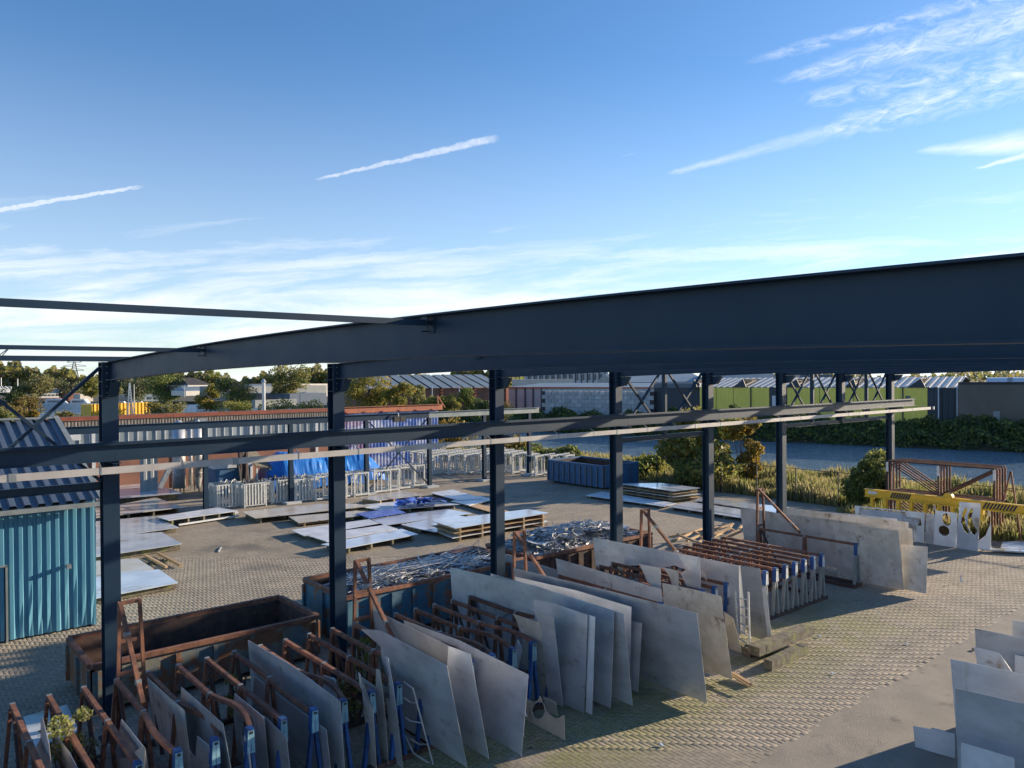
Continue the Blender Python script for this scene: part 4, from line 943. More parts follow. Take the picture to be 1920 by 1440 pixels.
for k, (u, v, du, dv, lb, mt) in enumerate(((1803, 1092, 2, -14, 'small white post-like stick standing on the paving far right', 'boat_white'), (410, 1035, 5, -9, 'crooked white strip lying alone on the yard paving', 'boat_white'), (1825, 1220, 4, -3, 'small dark scrap by the right hand plates', 'dark'), (1535, 1194, 4, 0, 'small pale crumb on the paving near the timbers', 'boat_white'), (1238, 1397, 5, 2, 'small pale scrap on the near paving', 'boat_white'), (1560, 1263, 3, 1, 'tiny white scrap on the paving in the middle', 'boat_white'), (1700, 1207, 3, 1, 'tiny pale scrap further up the paving', 'boat_white'))):
    a = G(u, v, .02); m = MB(); b_ = G(u + du, v + dv, .02) if dv > -10 else a + Vector((0, 0, .25))
    m.path([a, a.lerp(b_, .5) + Vector((.03, .05, .02)), b_], .05, .02); tag(m.build('litter', mt), lb, 'litter')
# loose new timber heap behind the empty rack
random.seed(5)
spots = [((1255, 1006), (1330, 993)), ((1262, 1014), (1318, 990)), ((1288, 1014), (1345, 988)), ((1330, 995), (1375, 982)), ((1350, 1002), (1372, 985)), ((1352, 1010), (1388, 992)), ((1300, 1020), (1352, 1000)), ((1270, 1002), (1315, 1020)), ((1335, 985), (1360, 1008)), ((1300, 996), (1340, 1016)), ((1340, 1018), (1389, 996)), ((1315, 1008), (1370, 990)), ((1356, 982), (1378, 996)), ((1380, 1000), (1391, 985))]
tl_ = ['leftmost', 'second', 'third', 'fourth', 'fifth', 'sixth', 'seventh', 'eighth', 'ninth', 'tenth', 'eleventh', 'twelfth', 'thirteenth', 'last']
for k, (a, b_) in enumerate(spots):
    z = .25 + (k % 4) * .12
    o = thing_mesh(G(*a, z), G(*b_, z + random.uniform(-.05, .2)), .09, .08, 'timber', 'loose_timber'); tag(o, 'loose yellow timber batten, %s in the heap behind the empty rack' % tl_[k], 'timber', 'loose battens behind the empty rack')
# ---------------------------------------------------------------- flat sheets lying in the yard
def flat(px, z, label, mt='film', bear=3, th=.03, name='flat_sheet', cat='metal sheet', stack=1, grp='sheets lying flat in the yard'):
    P = [G(u, v, z) for u, v in px]; c = sum(P, Vector()) / len(P); c.z = 0
    t = thing(name, label, cat, c, grp)
    m = MB(); m.poly(P, th, (0, 0, 1)); m.build('sheet', mt, t)
    a, b_, c2, d = P[0], P[1], P[2], P[-1] if len(P) > 3 else P[2]
    # bearers across the short way
    L1 = (b_ - a).length; L2 = (d - a).length
    if L1 < L2: a, b_, c2, d = a, d, c2, b_
    for s_ in range(stack):
        zt = z - th / 2 - s_ * (z / stack) - .004; zb = max(.004, zt - z / stack + .04)
        for k in range(bear):
            f = (k + .25) / (bear - .5); p = a.lerp(b_, f); q = d.lerp(c2, f); p = p.lerp(q, .01); q = q.lerp(p, .01)
            p.z = q.z = (zt + zb) / 2
            m = MB(); m.bar(p, q, .09, zt - zb); m.build('bearer', 'timber' if stack in (2, 3) else 'timber_old', t)  # darker timber here paints in the shade below the sheets, not age
        if s_ < stack - 1:
            m = MB(); zz = zt - z / stack + .02; m.poly([Vector((p.x + random.gauss(0, .06), p.y + random.gauss(0, .06), zz)) for p in P], .022, (0, 0, 1)); m.build('lower_sheet', 'sheet_white' if s_ % 2 else 'timber', t)
    return t
FL = [
 ([(180, 897), (262, 897), (341, 925), (180, 938)], .45, 'sky blue sheet, rearmost of the column of sheets by the shed', 'film', 4, 1),
 ([(180, 955), (291, 933), (345, 951), (180, 971)], .30, 'tan sheet second from the back beside the shed', 'film_tan', 4, 1),
 ([(180, 978), (287, 968), (335, 989), (180, 1011)], .25, 'half tan half grey sheet third from the back beside the shed', 'film', 4, 1),
 ([(293, 969), (407, 952), (446, 958), (316, 976)], .38, 'narrow sheet over long metal bars beside the third one', 'sheet_white', 5, 1),
 ([(180, 1008), (303, 998), (341, 1020), (180, 1044)], .28, 'pale rounded corner sheet fourth from the back beside the shed', 'film', 4, 1),
 ([(180, 1052), (258, 1047), (287, 1067), (180, 1084)], .16, 'small sheet next to bare wooden laths by the shed', 'film_tan', 3, 1),
 ([(180, 1078), (298, 1068), (334, 1093), (180, 1122)], .24, 'nearest sheet of the column beside the shed, with a pale scrap on it', 'film', 4, 1),
 ([(453, 960), (600, 945), (668, 945), (695, 949), (478, 972)], .30, 'long tan sheet in front of the slatted crates', 'film_tan', 5, 1),
 ([(541, 969), (668, 958), (716, 962), (560, 981)], .20, 'cream sheet with crumpled foil on it, behind the second column', 'film_tan', 4, 2),
 ([(545, 994), (692, 974), (720, 985), (570, 1005)], .20, 'upper of three parallel white sheets left of centre', 'sheet_white', 4, 1),
 ([(579, 1005), (713, 982), (746, 992), (613, 1016)], .20, 'middle of three parallel white sheets left of centre', 'sheet_white', 4, 1),
 ([(602, 1021), (753, 992), (784, 1002), (645, 1029)], .26, 'lowest and longest of three parallel white sheets left of centre', 'film', 4, 1),
 ([(674, 935), (755, 920), (794, 928), (708, 939)], .35, 'glossy cream sheet on laths in front of the white frames', 'film_tan', 4, 2),
 ([(662, 949), (775, 937), (863, 946), (716, 957)], .22, 'glossy sheet partly under torn blue film', 'sheet_white', 4, 1),
 ([(667, 963), (740, 953), (760, 961), (692, 972)], .25, 'sheet covered in blue protective film', 'blue_film', 3, 1),
 ([(690, 972), (840, 955), (885, 963), (722, 985)], .16, 'wide pale violet sheet in the middle of the yard', 'film', 5, 1),
 ([(752, 984), (850, 966), (888, 971), (880, 980), (818, 998), (785, 992)], .22, 'light blue sheet with bare laths at its left', 'film', 5, 1),
 ([(810, 977), (991, 955), (1028, 962), (853, 991)], .62, 'topmost sky blue sheet on the tall stack behind the third column', 'film', 5, 3),
 ([(1098, 929), (1128, 922), (1268, 944), (1246, 950)], .14, 'long narrow sheet lying in front of the stacked sheets by the water', 'sheet_white', 5, 1),
 ([(1160, 907), (1240, 906), (1312, 915), (1262, 921)], .70, 'topmost sheet of the layered stack with blue edges by the shrubs', 'film', 4, 4),
 ([(1254, 950), (1290, 941), (1480, 968), (1475, 980), (1400, 973)], .18, 'long pale sheet running behind the fifth column', 'film', 5, 1),
 ([(1300, 938), (1320, 933), (1480, 952), (1470, 964)], .18, 'long pale sheet nearest the shrubs', 'film', 5, 1),
 ([(806, 924), (850, 918), (905, 935), (858, 938)], .18, 'crumpled white sheet behind the third column', 'sheet_white', 3, 1),
 ([(845, 940), (900, 930), (925, 937), (880, 948)], .14, 'white curled sheet lying left of the third column', 'sheet_white', 3, 1),
 ([(856, 936), (960, 960), (925, 962), (870, 946)], .12, 'bare laths and narrow sheet around the third column', 'timber', 4, 1),
 ([(1880, 1017), (1960, 1010), (1960, 1032), (1876, 1028)], .12, 'grey flat sheet at the right edge by the grass', 'sheet_white', 3, 1),
 ([(44, 1345), (126, 1322), (148, 1372), (62, 1404)], .2, 'blue grey sheet lying on the ground behind the lower left rails', 'film', 3, 1),
]
for px, z, lb, mt, br, stk in FL: flat(px, z, lb, mt, br, stack=stk)
# torn blue film on one sheet, laths beside the shed sheets
random.seed(11)
m = MB()
for k in range(26):
    u = random.uniform(750, 835); c = G(u, 948 - (u - 750) * .045 + random.uniform(-3, 3), .28); q = []
    for j in range(4):
        a = j * 1.57 + random.random(); rr = random.uniform(.2, .55); q.append(c + Vector((math.cos(a) * rr, math.sin(a) * rr, random.uniform(0, .38))))
    m.quad(*q)
tag(m.build('torn_film', 'blue_film'), 'crumpled torn blue plastic film on a glossy sheet', 'plastic film')
for k, (a, b_) in enumerate((((245, 1046), (286, 1068)), ((273, 1042), (312, 1063)), ((298, 1038), (339, 1060)))):
    o = thing_mesh(G(*a, .1), G(*b_, .1), .1, .09, 'timber', 'lath'); tag(o, 'bare wooden lath %s of three beside the shed sheets' % ('leftmost', 'middle', 'rightmost')[k], 'timber', 'three laths by the shed sheets')
for k in range(3):
    o = thing_mesh(G(262 + k * 22, 1061 - k * 3.5, .05), G(292 + k * 14, 1051 - k * 2, .05), .09, .05, 'timber_old', 'lath'); tag(o, 'dark cross lath, %s from the left, under the bare laths by the shed' % ('first', 'second', 'third')[k], 'timber', 'dark cross laths')
for k in range(7):
    o = thing_mesh(G(752 + k * 9, 982 - k * 1.5, .1), G(780 + k * 9, 991 - k * 1.6, .1), .09, .07, 'timber', 'lath'); tag(o, 'yellow lath, %s from the left, beside the light blue sheet' % ('first', 'second', 'third', 'fourth', 'fifth', 'sixth', 'seventh')[k], 'timber', 'row of yellow laths in the yard')
for k in range(4):
    o = thing_mesh(G(335 + k * 2, 984 - k * 5, .12), G(447, 967 - k * 3.2, .12), .08, .08, 'zinc' if k % 2 else 'sheet_white', 'metal_bar'); tag(o, 'long metal bar %s from the front under the narrow sheet' % ('first', 'second', 'third', 'fourth')[k], 'metal bar', 'bars under the narrow sheet')
for k in range(6):
    o = thing_mesh(G(650 + k * 4, 950 + k * 3, .1), G(775 - k * 3, 936 + k * 2.4, .14), .09, .07, 'timber', 'lath'); tag(o, 'long lath, %s from the back, between the cream sheets in mid yard' % ('first', 'second', 'third', 'fourth', 'fifth', 'sixth', 'seventh')[k], 'timber', 'laths between cream sheets')
# concrete pad and hose
o = thing_mesh(G(1838, 1029, .1), G(1960, 1036, .1), .35, .06, 'film', 'plastic_strip'); tag(o, 'long pale violet plastic strip on the ground at the right edge', 'plastic strip')
# ---------------------------------------------------------------- plates leaning in the lower right corner
def rplate(pts, h0, label, mt='sheet', s=-.04, holes=()):
    """pts in photo; first point is the top corner at its far end, standing h0 above ground"""
    p0 = G(pts[0][0], pts[0][1], h0); n = Vector((1, 0, -s)).normalized()
    P = [PP(a, b, p0, n) for a, b in pts]; base = sum(P, Vector()) / len(P); base.z = min(0.02, base.z)
    m = MB(); m.poly([p - base for p in P], .008, n, [[PP(a, b, p0, n) - base for a, b in h] for h in holes])
    o = bpy.data.objects.new('steel_plate', mesh('steel_plate', m, mt)); C.objects.link(o); o.location = base; tag(o, label, 'steel plate', 'plates standing at the lower right'); return o
rplate([(1898, 1163), (2010, 1180), (2030, 1420), (1900, 1390)], 2.0, 'rearmost tall plate at the right edge of the lower right group')
rplate([(1828, 1178), (1897, 1192), (1990, 1212), (2000, 1450), (1840, 1415)], 1.9, 'plate with a straight top behind the stepped one, lower right')
rplate([(1825.5, 1213), (1863, 1222), (1874, 1225), (1903, 1267), (1990, 1285), (1990, 1480), (1845, 1470), (1832, 1240)], 1.9, 'dark plate with a long sloping step cut, lower right')
rplate([(1782, 1235.5), (1840, 1247), (1990, 1280), (1990, 1520), (1803, 1490), (1790, 1335)], 2.0, 'plate with the leftmost top corner, lower right')
rplate([(1791, 1290), (1920, 1319), (2100, 1359), (2100, 1650), (1800, 1545)], 2.0, 'large glossy front plate of the lower right group')
rplate([(1802, 1392), (1902, 1421), (1903, 1460), (1906, 1600), (1804, 1560)], 1.35, 'low front sheet at the very bottom right', 'sheet_white')
rplate([(1903, 1228), (1990, 1245), (1990, 1300), (1903, 1262)], 1.6, 'small pale plate hung on the rearmost tall one', 'sheet_white', -.05)
rplate([(1712, 1361), (1760, 1370), (1790, 1376), (1791, 1422), (1752, 1411), (1716, 1400)], .42, 'low jagged offcut leaning beside the front plate', 'sheet_white')
rplate([(1746, 1364), (1771, 1370), (1776, 1386), (1790, 1389), (1791, 1424), (1778, 1417), (1760, 1409), (1750, 1398), (1743, 1383), (1749, 1375)], .40, 'pale torn piece in front of the low jagged offcut', 'cap_white')
for k in range(4):
    t = thing('sheet_rack', 'rusty rack carrying the lower right plates, %s from the front plate' % ('first', 'second', 'third', 'fourth')[k], 'rack', (14.3 + k * 1.1, 4.2, 0), 'racks carrying the lower right plates')
    x = 14.35 + k * 1.1
    m = MB(); m.bar((x, 5.0, 1.2), (x, 0, 1.2), .08); m.build('rail', 'rust', t)
    for y in (4.9, 2.5, 0): 
        m = MB(); m.bar((x - .2, y, 0), (x, y, 1.16), .06); m.build('leg', 'rust', t)
        m = MB(); m.bar((x + .2, y, 0), (x, y, 1.16), .06); m.build('leg', 'rust', t)
# ---------------------------------------------------------------- far right: stacked racks, yellow lifting beam, cut plates
XB = 36.0
t = thing('lifting_beam', 'long yellow lifting beam with black hazard stripes, in front of the stacked racks', 'lifting beam', PX(1780, 945, XB))
a = PX(1622, 925, XB); b_ = PX(1960, 960, XB); a.z = b_.z = 1.66
m = MB(); m.bar(a, b_, .03, .30); m.bar(a + Vector((0, 0, .17)), b_ + Vector((0, 0, .17)), .26, .035); m.bar(a - Vector((0, 0, .17)), b_ - Vector((0, 0, .17)), .26, .035); m.build('beam', 'yellow', t)
for u0, u1, n in ((1672, 1704, 8), (1846, 1902, 10)):
    for k in range(n):
        u = u0 + (u1 - u0) * k / (n - 1); p = PX(u, 940, XB); y = p.y
        m = MB(); x = XB - .018; w_ = .085; m.poly([(x, y, 1.54), (x, y + w_, 1.54), (x, y + w_ - .13, 1.79), (x, y - .13, 1.79)], .004, (1, 0, 0)); m.build('hazard_stripe', 'dark', t)
m = MB(); c = PX(1780, 925, XB + .1); m.cyl((XB - .1, c.y, 1.85), (XB + .15, c.y, 1.85), .19, n=14); m.build('pulley', 'yellow', t)
for u in (1636, 1661, 1685, 1709, 1735, 1761, 1787, 1812, 1842):
    p = PX(u, 960, XB + .05); m = MB(); m.bar((XB + .05, p.y, 1.46), (XB + .05, p.y, 1.0), .22, .12); m.build('hook_foot', 'yellow', t)
m = MB(); p = PX(1636, 930, XB); m.poly([(XB - .02, p.y + .2, 1.62), (XB - .02, p.y - .2, 1.62), (XB - .02, p.y - .2, 1.76), (XB - .02, p.y + .2, 1.76)], .004, (1, 0, 0)); m.build('pale_label', 'cap_white', t)
# stacked racks: lower layer upright, upper layer on it
def bigrack(z0, h, x0, n, y0, y1, label, dx=.33):
    t = thing('stacked_rack', label, 'rack', (x0, (y0 + y1) / 2, z0), 'racks stacked by the canal')
    ym = (y0 + y1) / 2
    for k in range(n):
        x = x0 + dx * k
        for (aa, bb, nm, wd) in (((x, y0, z0 + h), (x, y1, z0 + h), 'rail', .08), ((x, y0, z0 + .05), (x, y1, z0 + .05), 'foot_beam', .08), ((x, y0, z0 + .1), (x, y0, z0 + h - .045), 'post', .09), ((x, ym, z0 + .1), (x, ym, z0 + h - .045), 'post', .09), ((x, y1, z0 + .1), (x, y1, z0 + h - .045), 'post', .09),
                             ((x + .01, y1 - .1, z0 + h - .1), (x + .01, ym + .12, z0 + .15), 'diagonal', .07), ((x + .01, y0 + .1, z0 + h - .1), (x + .01, ym - .12, z0 + .15), 'diagonal', .14 if k < 2 else .06)):
            m = MB(); m.bar(aa, bb, wd * .62, wd * .8); m.build(nm, 'rust' if k % 3 else 'rust_dark', t)
    for y in (y0, y1, ym):
        m = MB(); m.bar((x0 - .15, y + .1, z0 + .02), (x0 + dx * n, y + .1, z0 + .02), .08, .07); m.build('cross_beam', 'rust_dark', t)
        m = MB(); m.box((x0 - .06, y - .05, z0 + h - .5), (x0 - .046, y + .05, z0 + h - .05)); m.build('pale_cap', 'cap_white', t)
    return t
y1 = PX(1668, 900, 37.2).y; y0 = PX(1868, 900, 37.2).y
bigrack(1.62, 1.5, 37.0, 5, y0, y1, 'upper rusty rack frame stacked on the lower one behind the yellow beam')
bigrack(0, 1.56, 37.0, 6, y0 + .2, y1 + .1, 'lower rusty rack frame under the upper one behind the yellow beam')
t = thing('a_frame', 'rusty A shaped frame at the right end of the stacked racks', 'frame', (37.5, y0 - .6, 0))
m = MB(); m.bar((37.2, y0 - .1, 1.0), (37.2, y0 - .55, 3.05), .06); m.bar((37.2, y0 - .95, 0), (37.2, y0 - .56, 3.05), .06); m.bar((37.2, y0 - .3, 2.3), (37.2, y0 - .7, 2.2), .05); m.bar((37.2, y0 - .15, 1.5), (37.2, y0 - .8, 1.45), .05); m.build('frame_bars', 'rust', t)
# pale cut plates standing before the yellow beam
XW = 34.5
def wp(pts, label, mt='film', holes=(), x=XW, s=-.03):
    p0 = PX(pts[0][0], pts[0][1], x); n = Vector((1, 0, -s)).normalized(); P = [PP(a, b, p0, n) for a, b in pts]
    base = sum(P, Vector()) / len(P); base.z = min(p.z for p in P)
    m = MB(); m.poly([p - base for p in P], .02, n, [[PP(a, b, p0, n) - base for a, b in h] for h in holes])
    o = bpy.data.objects.new('cut_plate', mesh('cut_plate', m, mt)); C.objects.link(o); o.location = base; tag(o, label, 'steel plate', 'pale cut plates below the yellow beam'); return o
wp([(1603, 948), (1700, 958), (1734, 961), (1732, 1022), (1716, 1018), (1718, 987), (1728, 985), (1726, 972), (1700, 969), (1698, 960), (1612, 951), (1609, 965), (1604, 990)], 'long white edged plate at the left below the yellow beam', 'sheet_white')
wp([(1611, 953), (1697, 962), (1725, 973), (1722, 985), (1716, 990), (1716, 1015), (1613, 1000)], 'blue grey sheet framed by the white edged plate', 'film', x=XW + .12)
wp([(1736, 962), (1753, 965), (1750, 1021), (1735, 1018)], 'narrow bluish plate right of the white edged one', 'sheet')
wp([(1754, 957), (1794, 962), (1795, 985), (1793, 1030), (1749, 1022)], 'pale plate with two oval cut-outs below the yellow beam', 'sheet_white', [circ(1775, 974, 8, 12, 16, tilt=-15), circ(1770, 995, 11, 9, 16, tilt=40)])
wp([(1799, 941), (1839, 944), (1833, 1036), (1793, 1028)], 'tall pale plate with crescent cut-outs overlapping the yellow beam', 'film', [[(1812, 950), (1804, 962), (1802, 980), (1808, 995), (1815, 1002), (1817, 998), (1811, 985), (1809, 968), (1814, 955)], [(1822, 952), (1815, 963), (1814, 985), (1822, 1000), (1827, 1004), (1833, 996), (1826, 985), (1822, 970), (1825, 955)]], x=XW - .08)
wp([(1858, 980), (1858, 1030), (1833, 1030), (1834, 1014), (1848, 1004)], 'pale plate with a concave corner at the right end of its row', 'sheet_white')
# ---------------------------------------------------------------- secondary grey frame in the yard
gx_ = [14.0, 18.85, 23.8, 28.5, 33.1, 37.3]; gy_ = 42.4
for k, x in enumerate(gx_):
    t = thing('yard_column', 'slim grey steel column of the low yard frame, number %s from the left' % ('one', 'two', 'three', 'four', 'five', 'six')[k], 'column', (x, gy_, 0), 'columns of the low yard frame')
    m = MB(); m.ibeam((x, gy_, .02), (x, gy_, 4.58), .24, .24, .016, .012, up=(0, 1, 0)); m.build('shaft', 'frame_steel' if k < 5 else 'frame_steel', t)
    m = MB(); m.box((x - .45, gy_ - .45, 0), (x + .45, gy_ + .45, .12)); m.build('concrete_foot', 'concrete', t)
t = thing('yard_beam', 'long grey steel beam carried by the low yard columns, pale at its right end', 'beam', (24, gy_, 4.78))
for a, b_ in ((-4, 13.9), (13.9, 18.85), (18.85, 28.5), (28.5, 38.3)):
    m = MB(); m.ibeam((a + .005, gy_, 4.78), (b_, gy_, 4.78), .2, .38, .018, .012); m.build('beam_length', 'trim' if a > 28 else 'frame_steel', t)
t = thing('yard_bracing', 'thin cross bracing in front of the painted corrugated wall', 'bracing', (26, gy_, 0))
for (a, b_) in (((24, .3), (28.3, 4.5)), ((24, 4.5), (28.3, .3))):
    m = MB(); m.bar((a[0], gy_, a[1]), (b_[0], gy_, b_[1]), .07); m.build('brace', 'frame_steel', t)
t = thing('floodlight', 'twin floodlight fixed on the yard beam before the painted wall', 'floodlight', PY(748, 785, gy_ - .2))
c = PY(748, 785, gy_ - .25); m = MB(); m.box(c + Vector((-.42, -.15, -.2)), c + Vector((-.03, .1, .12))); m.box(c + Vector((.03, -.15, -.2)), c + Vector((.42, .1, .15))); m.build('lamp_housing', 'dark', t)
m = MB(); m.bar(c, c + Vector((0, .1, .35)), .06); m.build('mount', 'zinc', t)
# ---------------------------------------------------------------- long brick workshop at the back of the yard
by = 54.0; x0b0 = 0; x0b, x1b = 8.5, 37.2; xm = 27.6
t = thing('workshop', 'long low brick workshop with a window band and board fascia behind the yard', 'building', (20, by, 0))
m = MB(); m.box((x0b, by, 0), (xm, by + 9.8, 2.55)); m.build('brick_wall', 'brick_far', t)
for k in range(1, 10): pass
m = MB(); m.box((x0b, by + .06, 2.552), (xm, by + .2, 4.1)); m.build('window_back', 'dark', t)
m = MB(); m.box((x0b, by - .04, 2.552), (xm, by + .055, 2.62)); m.box((x0b, by - .04, 4.02), (xm, by + .055, 4.1)); m.build('window_sill', 'cap_white', t)
pw = .56; pm = None
x = x0b
i = 0
while x < xm - pw:
    m = MB(); m.box((x + .03, by + .0, 2.62), (x + pw - .03, by + .03, 4.02)); 
    if pm is None:
        ms = MB(); ms.box((.03, 0, 0), (pw - .03, .03, 1.40)); pm = mesh('pane', ms, 'pane'); mp = MB(); mp.box((-.028, -.05, 0), (.028, .05, 1.4)); mm_ = mesh('mullion', mp, 'cap_white'); mp = MB(); mp.box((-.10, -.1, -2.6), (.10, -.045, 1.45)); pl_ = mesh('pier', mp, 'cap_white')
    put('pane', pm, t, (x, by, 2.62)); put('mullion', mm_, t, (x, by, 2.62))
    if i % 9 == 4: put('pier', pl_, t, (x + .2, by, 2.62))
    x += pw; i += 1
m = MB(); m.corr((x0b, by - .06, 4.1), (1, 0, 0), xm - x0b, (0, 0, 1), .62, (0, -1, 0), .19, .03, .6); m.build('fascia_boards', 'board', t)
m = MB(); m.box((x0b - .1, by - .16, 4.73), (xm, by - .02, 4.98)); m.build('fascia_cap', 'rust_red', t)
m = MB(); m.ibeam((xm + .005, by - .12, 4.76), (x1b + .4, by - .12, 4.76), .22, .48, .03, .02); m.build('rust_beam', 'rust_orange', t)
for k in range(6):
    m = MB(); x = xm + .8 + k * 1.6; m.box((x, by - .26, 4.54), (x + .16, by - .14, 4.62)); m.build('cleat', 'rust_red', t)
m = MB(); m.box((x0b - .1, by - .018, 4.5), (x1b, by + 10, 4.6)); m.build('roof', 'roof_dark', t)
X = xm
while X < x1b - .1:
    m = MB(); L = min(1.2, x1b - X); m.corr((X, by - .02, .05), (1, 0, 0), L, (0, 0, 1), 4.44, (0, -1, 0), .3, .05, .5); m.build('wall_panel', 'mural', t); X += 1.2
m = MB(); m.box((xm, by + .05, 0), (x1b - .02, by + 9.8, 4.49)); m.build('rear_hall', 'wall_dark', t)
for u, v in ((380, 790),): 
    p = PY(u, v, by - .3); m = MB(); m.box(p + Vector((-.3, 0, -.3)), p + Vector((.3, .2, .2))); m.build('wall_box', 'zinc', t)
m = MB(); p = PY(495, 800, by + 3); m.cyl((p.x, by + 3, 4.6), (p.x, by + 3, 7.0), .13, n=10); m.cyl((p.x, by + 3, 7.01), (p.x, by + 3, 7.25), .22, .05, 10); m.build('chimney_pipe', 'silo', t)
m = MB(); p = PY(822, 757, by + 2); m.path([(p.x, by + 2, 4.6), (p.x - .1, by + 2, 5.7), (p.x + .7, by + 2, 4.6)], .08); m.build('roof_bracket', 'rust_orange', t)
# white board at the fascia's left
t2 = thing('light_strip', 'pale grey panel under the fascia at the left of the workshop', 'panel', PY(130, 820, by - .5)); a = PY(107, 815, by - .6); b_ = PY(151, 825, by - .6); m = MB(); m.box((a.x, by - .7, a.z), (b_.x, by - .6, b_.z)); m.build('panel', 'cap_white', t2)
# silos
def silo(u, v, y, r_, h, label, cone):
    p = PY(u, v, y); t = thing('silo', label, 'silo', (p.x, y, 0), 'tall silos by the workshop')
    m = MB(); m.cyl((p.x, y, .9 if cone else .35), (p.x, y, h), r_, n=18); m.build('tank', 'silo', t, True)
    m = MB(); m.cyl((p.x, y, h + .001), (p.x, y, h + .25), r_, r_ * .3, 18); m.build('lid', 'silo', t)
    if cone: m = MB(); m.cyl((p.x, y, .2), (p.x, y, .9), .1, r_, 18); m.build('hopper', 'silo', t)
    for k in range(3):
        a = k * 2.1 + .4; m = MB(); m.bar((p.x + math.cos(a) * r_ * .9, y + math.sin(a) * r_ * .9, 0), (p.x + math.cos(a) * r_ * .9, y + math.sin(a) * r_ * .9, 1.0), .07); m.build('leg', 'zinc', t)
    for z in (1.2, 2.3, 3.4):
        m = MB(); m.cyl((p.x, y, z), (p.x, y, z + .05), r_ + .015, n=18); m.build('band', 'zinc', t)
silo(335, 850, 51, .40, 4.4, 'thicker pale metal silo left of the slim one', False); silo(371, 850, 51, .25, 4.4, 'slim pale metal silo with a cone foot', True)
silo(357, 850, 52, .12, 4.2, 'thin brownish pipe standing between the two silos', False)
# grey shed wall left of the silos
t = thing('grey_tank_wall', 'pale corrugated screen wall left of the silos', 'wall', PY(285, 880, 50)); a = PY(262, 850, 50); b_ = PY(295, 850, 50); m = MB(); m.corr((a.x, 50, 0), (1, 0, 0), b_.x - a.x, (0, 0, 1), 3.2, (0, -1, 0), .4, .05); m.build('screen', 'wall_grey', t)
t = thing('conveyor', 'steep belt conveyor rising beside the thick silo', 'conveyor', PY(305, 900, 48)); m = MB(); m.bar(PY(298, 915, 48), PY(322, 868, 48), .5, .12); m.build('belt', 'wall_grey', t)
m = MB(); m.bar(PY(300, 915, 47.7), PY(324, 868, 47.7), .06, .25); m.build('side_frame', 'zinc', t)
t = thing('pallet_machine', 'dark blue machine with a pale top among the crates', 'machine', PY(433, 905, 48.5)); p = PY(432, 905, 48.5); m = MB(); m.box((p.x - 1.1, 48, .1), (p.x + 1.1, 50, 1.7)); m.build('cabinet', 'bin_far', t); m = MB(); m.box((p.x - 1.2, 47.9, 1.701), (p.x + 1.2, 50.1, 2.0)); m.build('top', 'wall_white', t)
t = thing('cable_drum', 'dark upright bundle of hoses beside the blue machine', 'hose bundle', PY(458, 900, 47.5))
for k in range(7):
    p = PY(451 + k * 2.2, 890, 47.5); m = MB(); m.cyl((p.x, 47.3 + .1 * (k % 3), .1), (p.x + random.gauss(0, .1), 47.6, 2.5 + random.gauss(0, .2)), .11, n=7); m.build('hose', 'rust_dark' if k % 2 else 'dark', t)
t = thing('lean_to', 'brown roofed open lean-to between the hoses and the tarpaulin', 'shelter', PY(490, 890, 49)); a = PY(474, 882, 48); b_ = PY(505, 875, 48); m = MB(); m.hexa([(a.x, 47.5, 1.7), (b_.x, 47.5, 1.5), (b_.x, 51, 2.6), (a.x, 51, 2.8), (a.x, 47.5, 1.78), (b_.x, 47.5, 1.58), (b_.x, 51, 2.68), (a.x, 51, 2.88)]); m.build('roof', 'timber_old', t)
for xx in (a.x + .1, b_.x - .1):
    m = MB(); m.bar((xx, 47.6, 0), (xx, 47.6, 1.6), .1); m.build('post', 'white_paint', t)
# blue tarpaulin tent
t = thing('tarpaulin_cover', 'bright blue tarpaulin spread over a long low stack in front of the painted wall', 'tarpaulin', (25, 48, 0))
random.seed(9); xa, xb = PY(505, 900, 47).x, PY(724, 890, 47).x; nx, ny = 46, 12; vv = []
for i in range(nx + 1):
    f = i / nx; x = xa + (xb - xa) * f
    top = 2.35 - .5 * f + .12 * math.sin(f * 9); 
    for j in range(ny + 1):
        g_ = j / ny; y = 46.6 + 3.4 * g_
        pr = min(1, g_ * 3.2, (1 - g_) * 3.2 + .1)
        pr = pr ** .6
        ex = min(1, f * 7, (1 - f) * 6) ** .5
        z = .12 + (top - .12) * pr * (.25 + .75 * ex) + .10 * math.sin(f * 38 + g_ * 7 + 2 * math.sin(f * 11)) * (1 - pr * .5) + random.gauss(0, .025)
        vv.append((x - 25, y - 48, max(.05, z)))
me = bpy.data.meshes.new('cover'); me.from_pydata(vv, [], [(i * (ny + 1) + j, (i + 1) * (ny + 1) + j, (i + 1) * (ny + 1) + j + 1, i * (ny + 1) + j + 1) for i in range(nx) for j in range(ny)]); me.materials.append(M['tarp']); o = bpy.data.objects.new('cover', me); C.objects.link(o); o.parent = t
m = MB(); m.box((xa + .5, 47.4, 0), (xb - .6, 49.4, .9)); m.build('stack_below', 'timber_old', t)
